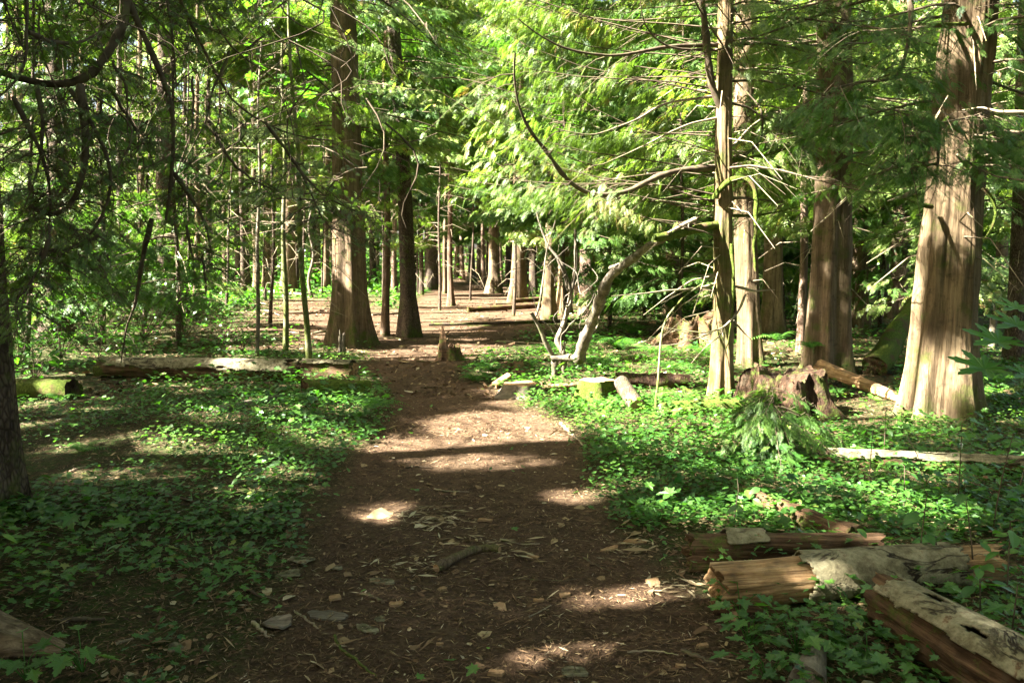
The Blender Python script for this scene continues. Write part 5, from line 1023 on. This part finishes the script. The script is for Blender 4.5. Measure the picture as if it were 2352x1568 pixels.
# ------------------------------------------------------------ ground cover and litter
def cover_density(x, y):
    T = trail_mask(x, y); n = n2(x * .9, y * .9, 3, 61); px, py, d = proj(np.stack([x, y, 0 * x], -1))
    right = x > np.interp(y, _ty, _tx)
    den = np.where(right, .95, .70) * np.clip((n - .38) * 6, 0, 1); den = np.where(right & (y < 9), np.maximum(den, .95 * (n2(x * 2, y * 2, 2, 62) > .30)), den)
    dark = (px < 560) & (py > 1060) & (py < 1200); den = np.where(dark, den * .45, den)
    den = np.where((px < 620) & (py > 1180) & (py < 1440), np.maximum(den, .8 * (n2(x * 1.7, y * 1.7, 2, 67) > .44)), den)
    bare = ((px > 420) & (px < 760) & (py > 1400)) | ((px > 1380) & (px < 1640) & (py > 1225)) | ((px > 1830) & (px < 2060) & (py > 870) & (py < 990)); den = np.where(bare, den * .12, den)
    carpet = (px > 480) & (px < 900) & (py > 870) & (py < 1110); den = np.where(carpet, np.maximum(den, .85), den)
    return den * np.clip(1.15 - 1.25 * T + (n2(x * 3.1, y * 3.1, 3, 66) - .5) * 1.1, 0, 1) ** 1.5
SLIV = (np.array([(0, -.03, 0), (.5, -.02, .25), (1, 0, .2), (.5, .02, .25), (0, .03, 0)]), np.array([[0, 1, 3, 4], [1, 2, 3, 3]])[:1])
cov = MB()
def cover(n, y0, y1, xw, size, tmpl, zr, mat=0, kdir=.5):
    y = y0 + (y1 - y0) * RNG.random(n); x = U(-1, 1, n) * (xw * y + 1.0); k = RNG.random(n) < cover_density(x, y); x, y = x[k], y[k]; n = len(x)
    z = H(x, y) + U(zr[0], zr[1], n) * (.4 + n2(x * 1.2, y * 1.2, 2, 63) * 1.2); a = U(0, 6.283, n); d = np.stack([np.cos(a), np.sin(a), U(-.5, .12, n)], -1)
    scatter(cov, *tmpl, np.stack([x, y, z], -1), d, A(0, 0, 1) + RNG.normal(0, .28, (n, 3)), size * U(.5, 1.25, n) * (.65 + .7 * n2(x * 1.1, y * 1.1, 2, 65)), np.clip(RNG.normal(.45, .16, n) + .9 * (n2(x * .8, y * .8, 3, 64) - .5) + (RNG.random(n) < .02) * .5, 0, 1), mat, .03)
cover(9500, 2.4, 5.2, .70, .052, LOBED, (.02, .15)); cover(6000, 2.4, 5.0, .70, .036, TRI3, (.01, .08))
cover(38000, 4.4, 8.5, .72, .043, TRI3, (.02, .15)); cover(15000, 4.4, 9, .72, .042, ROUND, (.02, .13)); cover(1300, 3.5, 9, .72, .065, OVATE, (.05, .22)); cover(700, 4, 12, .72, .10, LOBED, (.12, .30)); cover(9000, 3, 12, .72, .11, SLIV, (.01, .12))
cover(34000, 8, 14, .74, .058, TRI3, (.02, .16)); cover(30000, 13, 30, .76, .10, TRI3, (.02, .20)); cover(22000, 28, 70, .8, .26, OVATE_S, (.03, .3))
tag(cov.build('ground_cover', [M['herb']]), 'carpet of low green herbs covering the forest floor either side of the trail', 'ground cover', kind='stuff')
lit = MB()
def debris(n, y0, y1, xw, tv, tf, size, rn, zo=.006, tilt=.25):
    y = y0 + (y1 - y0) * RNG.random(n) ** 1.3; x = U(-1, 1, n) * (xw * y + .6); z = H(x, y) + (n2(x * 7, y * 7, 3, 41) - .5) * .035 * np.clip(10 - np.abs(y), 0, 6) / 6 + U(.001, zo, n); a = U(0, 6.283, n)
    d = np.stack([np.cos(a), np.sin(a), RNG.normal(0, tilt * .6, n)], -1); scatter(lit, tv, tf, np.stack([x, y, z], -1), d, A(0, 0, 1) + RNG.normal(0, tilt, (n, 3)), size * RNG.lognormal(0, .45, n), rn(n), 0, .04)
SL = (np.array([(0, 0, 0), (.5, .05, .03), (1, 0, 0), (.5, -.05, .01)]), np.array([[0, 1, 2, 3]])); CH = (np.array([(0, -.16, 0), (.9, -.22, .03), (1, .14, .05), (.55, .24, .02), (.1, .18, 0)]), np.array([[0, 1, 2, 3, 4]]))
debris(130000, 2.4, 9, .72, *SL, .028, lambda n: np.clip(RNG.normal(.40, .24, n), 0, 1), .012, .35); debris(26000, 2.4, 10, .72, *CH, .014, lambda n: np.clip(RNG.normal(.42, .22, n), 0, 1)); debris(60000, 7, 26, .6, *SL, .05, lambda n: np.clip(RNG.normal(.36, .26, n), 0, 1), .015, .4); debris(16000, 9, 30, .5, *CH, .05, lambda n: np.clip(RNG.normal(.34, .28, n), 0, 1), .02, .5)
debris(420, 2.4, 8, .45, *OVATE_S, .045, lambda n: np.clip(RNG.normal(.72, .16, n), 0, 1), .012, .3); debris(700, 2.4, 8, .5, *CH, .024, lambda n: np.clip(RNG.normal(.62, .22, n), 0, 1), .012, .4)
tag(lit.build('leaf_litter', [M['litter']]), 'brown needles, twig bits and dry leaves scattered over the ground', 'litter', kind='stuff')
chp = MB()
for cx, cy, n, sx_, sy_ in ((985, 1195, 150, 52, 13), (1000, 1172, 24, 22, 4), (1165, 1272, 40, 30, 12), (1080, 1245, 40, 70, 16), (930, 1300, 60, 50, 12), (1430, 1250, 70, 60, 22), (1560, 1345, 60, 50, 20)):
    for g in [gp(RNG.normal(cx, sx_, n), RNG.normal(cy, sy_, n))]:
        a = RNG.normal(.1, .9, n); d = np.stack([np.cos(a), np.sin(a), RNG.normal(0, .12, n)], -1); scatter(chp, SL[0] * A(1, 1.7, 1), SL[1], g + A(0, 0, .012), d, A(0, 0, 1) + RNG.normal(0, .3, (n, 3)), .05 * RNG.lognormal(0, .5, n), np.clip(RNG.normal(.62, .25, n), 0, 1), 0)
tag(chp.build('wood_splinters', [M['chip']]), 'pale wood splinters scattered on the trail round the crooked branch', 'splinters', kind='stuff')
